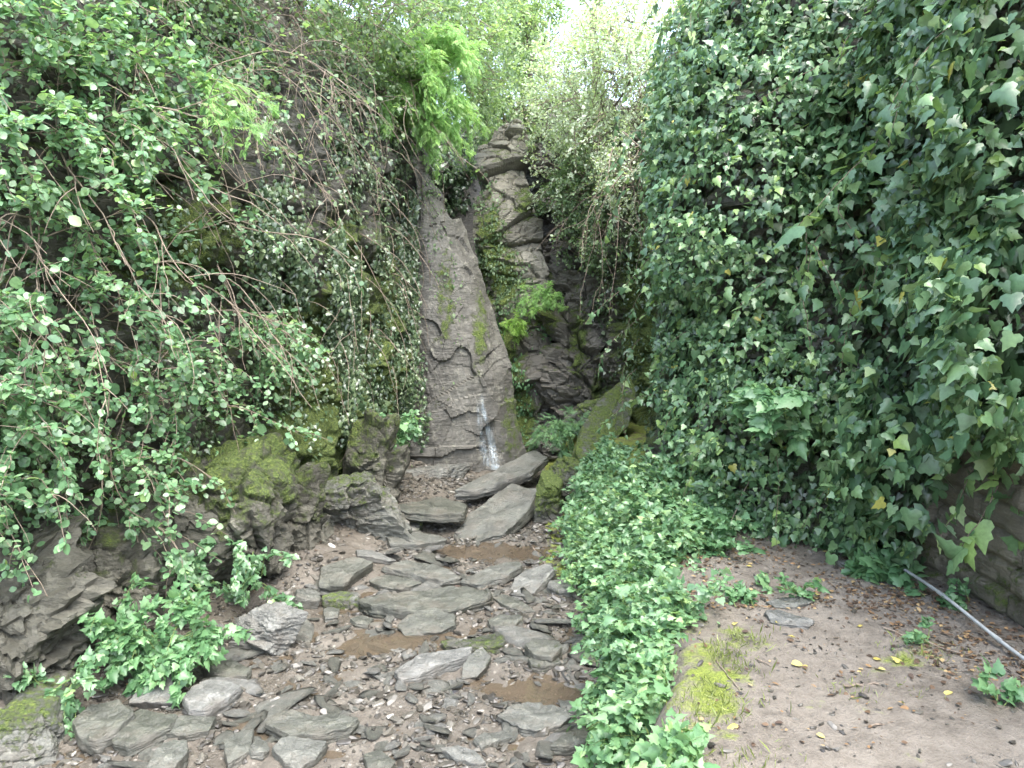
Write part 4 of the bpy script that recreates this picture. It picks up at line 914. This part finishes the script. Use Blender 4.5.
patch('hanging_plants', 'mid', 9000, el((490, 250, 14, 60, .6), (510, 290, 18, 30, .6), (480, 200, 12, 30, .6)), .035, G_FAR, 'small leafy plants rooted in the cracks of the rock column', 'plant', 'oval')
patch('hanging_plants', 'low1', 9000, el((505, 365, 14, 60, .7), (520, 420, 14, 40, .6), (545, 310, 18, 30, .8)), .035, G_BANK, 'small leafy plants down the diagonal of the mossy buttress', 'plant', 'oval')
patch('hanging_plants', 'pale', 9000, el((436, 250, 10, 80, .5), (452, 310, 8, 50, .5), (425, 200, 14, 40, .5)), .03, G_FAR, 'sparse small plants along the edge of the pale slab', 'plant', 'oval')
ci = thing('ivy', 'dark ivy leaves added as shade in the cleft between the pale slab and the rock column', 'ivy')  # added leaves; their dark green stands in for the shade inside the cleft
p, m = samp('bcliff', 40000, lambda px, py, p, m: ((px > 425) & (px < 500) & (py > 60) & (py < 330))*np.clip(.7+1.5*fbm(p*2, 3, 67), 0, 1)); wall_leaves('leaves', p, m, .06, 'ivy', G_IVYS, off=(.02, .2), parent=ci, vb=-.05)
# leafy plants of the left foot
fern('leafy_plant', 150, 645, 4.55, 50, (.2, .4), .045, 'low bright leafy plant growing at the foot of the left ledge', 'plant', G_BANK, (.2, -.3, .7), 'ivy', rp=42)
fern('leafy_plant', 215, 560, 5.4, 26, (.2, .4), .042, 'bluish small leaved plant creeping over the moss covered ledge', 'plant', G_SHRUB, (.3, -.5, .1), 'ivy', rp=50)
fern('leafy_plant', 60, 690, 4.2, 12, (.15, .3), .045, 'small trailing plant beside the mossy corner boulder', 'plant', G_SHRUB, (.4, -.4, .1), 'ivy', rp=22)
fern('leafy_plant', 388, 430, 8.0, 22, (.15, .35), .05, 'light green plant growing from the cliff beside the longest ivy strand', 'plant', G_BANK, (.5, -.4, .2), 'oval', rp=18)
fern('leafy_plant', 768, 402, 5.2, 9, (.12, .26), .075, 'bright green seedling shoots standing out of the dark ivy wall', 'plant', G_BANK, (-.1, -.7, .3), 'ivy', rp=22)

# --- plants of the right bank
def bankz(n, x0, x1, y0, y1):
    x = rng.uniform(x0, x1, n); y = rng.uniform(y0, y1, n); return np.stack([x, y, terr(x, y)], -1)
def bank_plant(cx, cy, rx, ry, n, size, h, label, mat=G_BANK, tpl='ivy', vb=0., group=None):
    c0 = np.array([cx, cy, float(terr(cx, cy))])
    r = thing('bank_plant', label, 'plant', group=group)
    a = rng.uniform(0, 6.28, n); q = np.sqrt(rng.random(n)); x = cx+rx*q*np.cos(a); y = cy+ry*q*np.sin(a); z = terr(x, y)
    st = [(np.array([x[i], y[i], z[i]]), nrm(np.array([-.35, -.35, .9])+rng.normal(size=3)*.5)) for i in range(n)]
    twig_plant(r, st, (h*.7, h*1.65), 10, size, tpl, mat, M_STEMG, droop=1.3, side=2, sideL=.6, rad=.0025, vb=vb, nup=1.2, pn='stem')
BS = .8
bg = 'leafy plants covering the bank between stream and path'
def bxy(px, py, h=.1): q = G(px, py, h); return q[0], q[1]
for (px, py, rx, ry, n, s, h, lb, mt, vb) in [
    (602, 498, .24, .30, 120, .045, .20, 'pale leafy clump at the far end of the bank beside the mossy boulders', G_BANK, .1),
    (600, 462, .25, .3, 90, .05, .14, 'thin leafy growth over the mossy soil below the slanted rock', G_SHRUB, .1),
    (640, 500, .38, .38, 200, .05, .28, 'pale leafy clump between the far bank clump and the ivy corner', G_SHRUB, .15),
    (690, 500, .35, .35, 170, .055, .28, 'darker leafy clump directly under the ivy corner', G_BANK, 0),
    (614, 548, .22, .32, 170, .048, .24, 'bright leafy clump overhanging the stream opposite the tilted oval slab', G_BANK, .2),
    (655, 552, .25, .30, 140, .052, .26, 'bluish green leafy clump on the bank top behind the path end', G_SHRUB, .12),
    (705, 532, .20, .20, 70, .055, .22, 'leafy clump where the path meets the ivy wall', G_BANK, -.05),
    (632, 602, .17, .30, 140, .05, .22, 'leafy clump on the steep bank below the path end', G_BANK, .08),
    (660, 615, .16, .24, 110, .05, .2, 'leafy clump on the brow of the bank beside the path', G_SHRUB, .1),
    (640, 660, .15, .24, 110, .05, .19, 'leafy clump on the bank above the broad wet dark slab', G_BANK, .1),
    (640, 715, .12, .2, 70, .055, .17, 'large leaved clump on the bank near the camera', G_BANK, .15),
    (680, 748, .10, .10, 34, .062, .12, 'bright broad leaved plant at the bottom of the mossy bank', G_BANK, .25),
    (625, 760, .12, .12, 45, .055, .15, 'small plant at the lowest corner of the bank by the stream', G_BANK, .2)]:
    x, y = bxy(px, py, .08); bank_plant(x, y, rx, ry, int(n*1.25), s*BS, h, lb, mt, vb=vb, group=bg)
for (px, py, n, s, lb) in [(790, 592, 7, .035, 'low green sprouts beside the two flat slates on the path'), (735, 600, 9, .035, 'low sprouts on the path brow left of the two flat slates'), (880, 575, 26, .075, 'low ivy spreading from the wall foot over the path end'),
                           (835, 545, 20, .09, 'large leaved ivy tuft at the dark foot of the ivy wall'), (1022, 710, 2, .05, 'single leafy sprout at the right edge of the path'), (925, 650, 5, .028, 'weedy sprouts beside the grey pipe'), (955, 600, 6, .045, 'small weed growing behind the grey pipe')]:
    x, y = bxy(px, py, .0); bank_plant(x, y, .16, .12, n, s, .10, lb)
# grass and moss tufts on the bank brow
def grass():
    pts = []
    for px, py, rx, ry, n in [(705, 700, 50, 90, 2200), (720, 660, 34, 50, 900), (925, 655, 45, 18, 350), (740, 640, 30, 18, 250), (870, 690, 60, 20, 120)]:
        c = G(px, py); a = rng.normal(size=(n, 2)); pts.append(np.c_[c[0]+a[:, 0]*rx/2*c[1]/F, c[1]+a[:, 1]*ry/2*c[1]/F*1.7])
    q = np.concatenate(pts); q = q[vnoise(np.c_[q*7, q[:, 0]*0], 15) > rng.uniform(-.5, .7, len(q))]; n = len(q); p = np.c_[q, terr(q[:, 0], q[:, 1])]
    link('grass', leaves_me('grass', p, UP*.8+rng.normal(size=(n, 3))*.5, rng.normal(size=(n, 3))+np.array([0, -1, .2]), np.exp(rng.normal(-3.7, .45, n)), 'blade', G_GRASS), kind='stuff')
grass()
# fallen leaves
def litter():
    P_ = []
    for x0, x1, y0, y1, n in [(1.0, 2.5, 4.2, 5.5, 2200), (1.9, 2.6, 3.2, 4.6, 1300), (.75, 2.5, 2.8, 4.4, 500), (-2.6, -1.6, 4.2, 6.2, 260), (-1.7, 0, 5, 8, 150)]:
        P_.append(bankz(n, x0, x1, y0, y1))
    p = np.concatenate(P_); n = len(p); k = vnoise(p*2.5, 9) > rng.uniform(-.8, .5, n); p = p[k]; n = len(p)
    link('leaf_litter', leaves_me('leaf_litter', p+UP*.008, np.c_[rng.normal(size=(n, 2)), rng.normal(size=n)*.15], UP+rng.normal(size=(n, 3))*.35, .019*np.exp(np.clip(rng.normal(0, .45, n), -1, .6)), 'oval', G_DRY), kind='stuff')
litter()
YL = leaves_me('fallen_leaf', np.array([[0, 0, .006]]), np.array([[0, 1., .05]]), np.array([[.1, 0, 1.]]), np.array([.045]), 'round', G_YEL)
YL2 = leaves_me('fallen_leaf', np.array([[0, 0, .006]]), np.array([[0, 1., .05]]), np.array([[-.2, .1, 1.]]), np.array([.05]), 'ivy', G_YEL)
for i, (px, py, s, lb) in enumerate([(791, 667, 1.2, 'largest yellow fallen leaf in the middle of the path'), (873, 661, 1.1, 'upright yellow fallen leaf right of the path middle'), (878, 671, .7, 'tiny yellow leaf just below the upright yellow leaf'),
        (899, 663, .9, 'cream fallen leaf right of the upright yellow leaf'), (953, 695, 1., 'cream fallen leaf at the right side of the path'), (790, 638, .8, 'thin yellow leaf below the two flat slates'), (816, 597, .8, 'yellow leaf touching the upper flat slate'),
        (735, 727, 1., 'pale yellow leaf at the edge of the mossy patch'), (816, 737, .7, 'small yellow leaf low on the path'), (854, 573, .9, 'pale yellow leaf near the wall foot'), (822, 553, .8, 'yellow leaf at the dark foot of the ivy'), (748, 567, .8, 'yellow leaf among the sprouts of the path end'),
        (736, 625, .9, 'whitish leaf on the brow of the path'), (858, 628, .7, 'narrow greenish yellow leaf right of the lower slate'), (776, 625, .8, 'pale leaf just under the lower slate'), (805, 667, .6, 'white petal like leaf beside the largest yellow leaf'), (890, 590, .9, 'orange brown leaf beside the low ivy at the wall foot'),
        (835, 548, .7, 'orange leaf at the very end of the path')]):
    q = G(px, py); o = link('fallen_leaf', (YL, YL2)[i % 2], loc=q+UP*.008, label=lb, cat='leaf', group='yellow leaves fallen on the path'); o.scale = (s,)*3; o.rotation_euler = (rng.normal()*.2, rng.normal()*.2, rng.uniform(0, 6.28))
# sticks
for a, b, lb, r in [((845, 689), (877, 686), 'short dark stick lying in the middle of the path', .007), ((871, 728), (892, 723), 'thin pale stick lower on the path', .005), ((867, 608), (885, 607), 'thin pale twig near the low ivy', .004), ((715, 660), (745, 700), 'dry grass stalk lying over the mossy patch', .003),
                    ((885, 630), (960, 655), 'long thin brown twig parallel to the grey pipe', .005), ((533, 548), (547, 568), 'reddish twig sticking up beside the tilted oval slab', .006), ((725, 535), (760, 470), 'bent pale stem leaning against the ivy', .005), ((757, 660), (772, 668), 'tiny stick left of the largest yellow leaf', .003)]:
    A, B = G(*a), G(*b)
    if 'bent' in lb: B = A+np.array([.25, .05, .55])
    t = np.linspace(0, 1, 9)[:, None]; q = A*(1-t)+B*t+UP*(r+.004)+rng.normal(size=(9, 3))*.004
    link('stick', tubes_me('stick', [(q, np.linspace(r, r*.6, 9))], M_TWIG, 6), label=lb, cat='stick')
# grey pipe at the wall foot
mp_, nt, out = newmat('grey_plastic_pipe'); tc = nt.nodes.new('ShaderNodeTexCoord')
c = ramp(nt, noise_n(nt, 14, 5, .7, tc.outputs['Object']), [(.3, (.20, .21, .20)), (.6, (.36, .38, .37))]); b = N(nt, 'ShaderNodeBsdfPrincipled', Roughness=.4); nt.links.new(c, b.inputs['Base Color']); nt.links.new(b.outputs[0], out.inputs[0])
A = G(905, 570, .08); B = G(1024, 656, .06); C = B+(B-A)*.45
t = np.linspace(0, 1, 40)[:, None]; q = A*(1-t)+C*t; q[:, 2] += .012*np.sin(t[:, 0]*7)
pipe = thing('water_pipe', 'thin grey pipe running along the foot of the stone wall', 'pipe')
link('pipe_run', tubes_me('pipe_run', [(q, .009)], mp_, 12), parent=pipe)
for k in (9, 21): link('pipe_joint', tubes_me('pipe_joint', [(np.linspace(q[k], q[k+2], 4), .0115)], mp_, 12), parent=pipe)
# ------------------------------------------------------------------ camera, light, look
cam = bpy.data.cameras.new('camera'); co = bpy.data.objects.new('camera', cam); COL.objects.link(co)
cam.sensor_width = 36; cam.lens = F/1024*36; co.location = (0, 0, CAMZ); co.rotation_euler = (radians(90)-TH, 0, 0); cam.clip_end = 2000; cam.clip_start = .05
sc.camera = co
w = bpy.data.worlds.new('World'); sc.world = w; w.use_nodes = True; nt = w.node_tree
bg = nt.nodes['Background']; sky = nt.nodes.new('ShaderNodeTexSky'); sky.sky_type = 'NISHITA'; sky.sun_disc = False
SE, SR = radians(62), radians(150)
sky.sun_elevation = SE; sky.sun_rotation = SR; sky.air_density = 1.0; sky.dust_density = 3.0; sky.ozone_density = 1
hs = N(nt, 'ShaderNodeHueSaturation', Saturation=.8); nt.links.new(sky.outputs[0], hs.inputs['Color']); nt.links.new(hs.outputs[0], bg.inputs[0])
bg.inputs[1].default_value = .15
sun = bpy.data.lights.new('sun', 'SUN'); sun.energy = .9; sun.angle = radians(50); sun.color = (1, .98, .94)
so = bpy.data.objects.new('sun', sun); COL.objects.link(so)
from mathutils import Vector
sd = Vector((sin(SR)*cos(SE), cos(SR)*cos(SE), sin(SE))); so.rotation_euler = sd.to_track_quat('Z', 'Y').to_euler()
sc.view_settings.view_transform = 'Standard'; sc.view_settings.look = 'None'; sc.view_settings.gamma = 1; sc.view_settings.exposure = 2.95
sc.cycles.max_bounces = 6; sc.cycles.diffuse_bounces = 4; sc.cycles.transparent_max_bounces = 8; sc.cycles.use_denoising = True
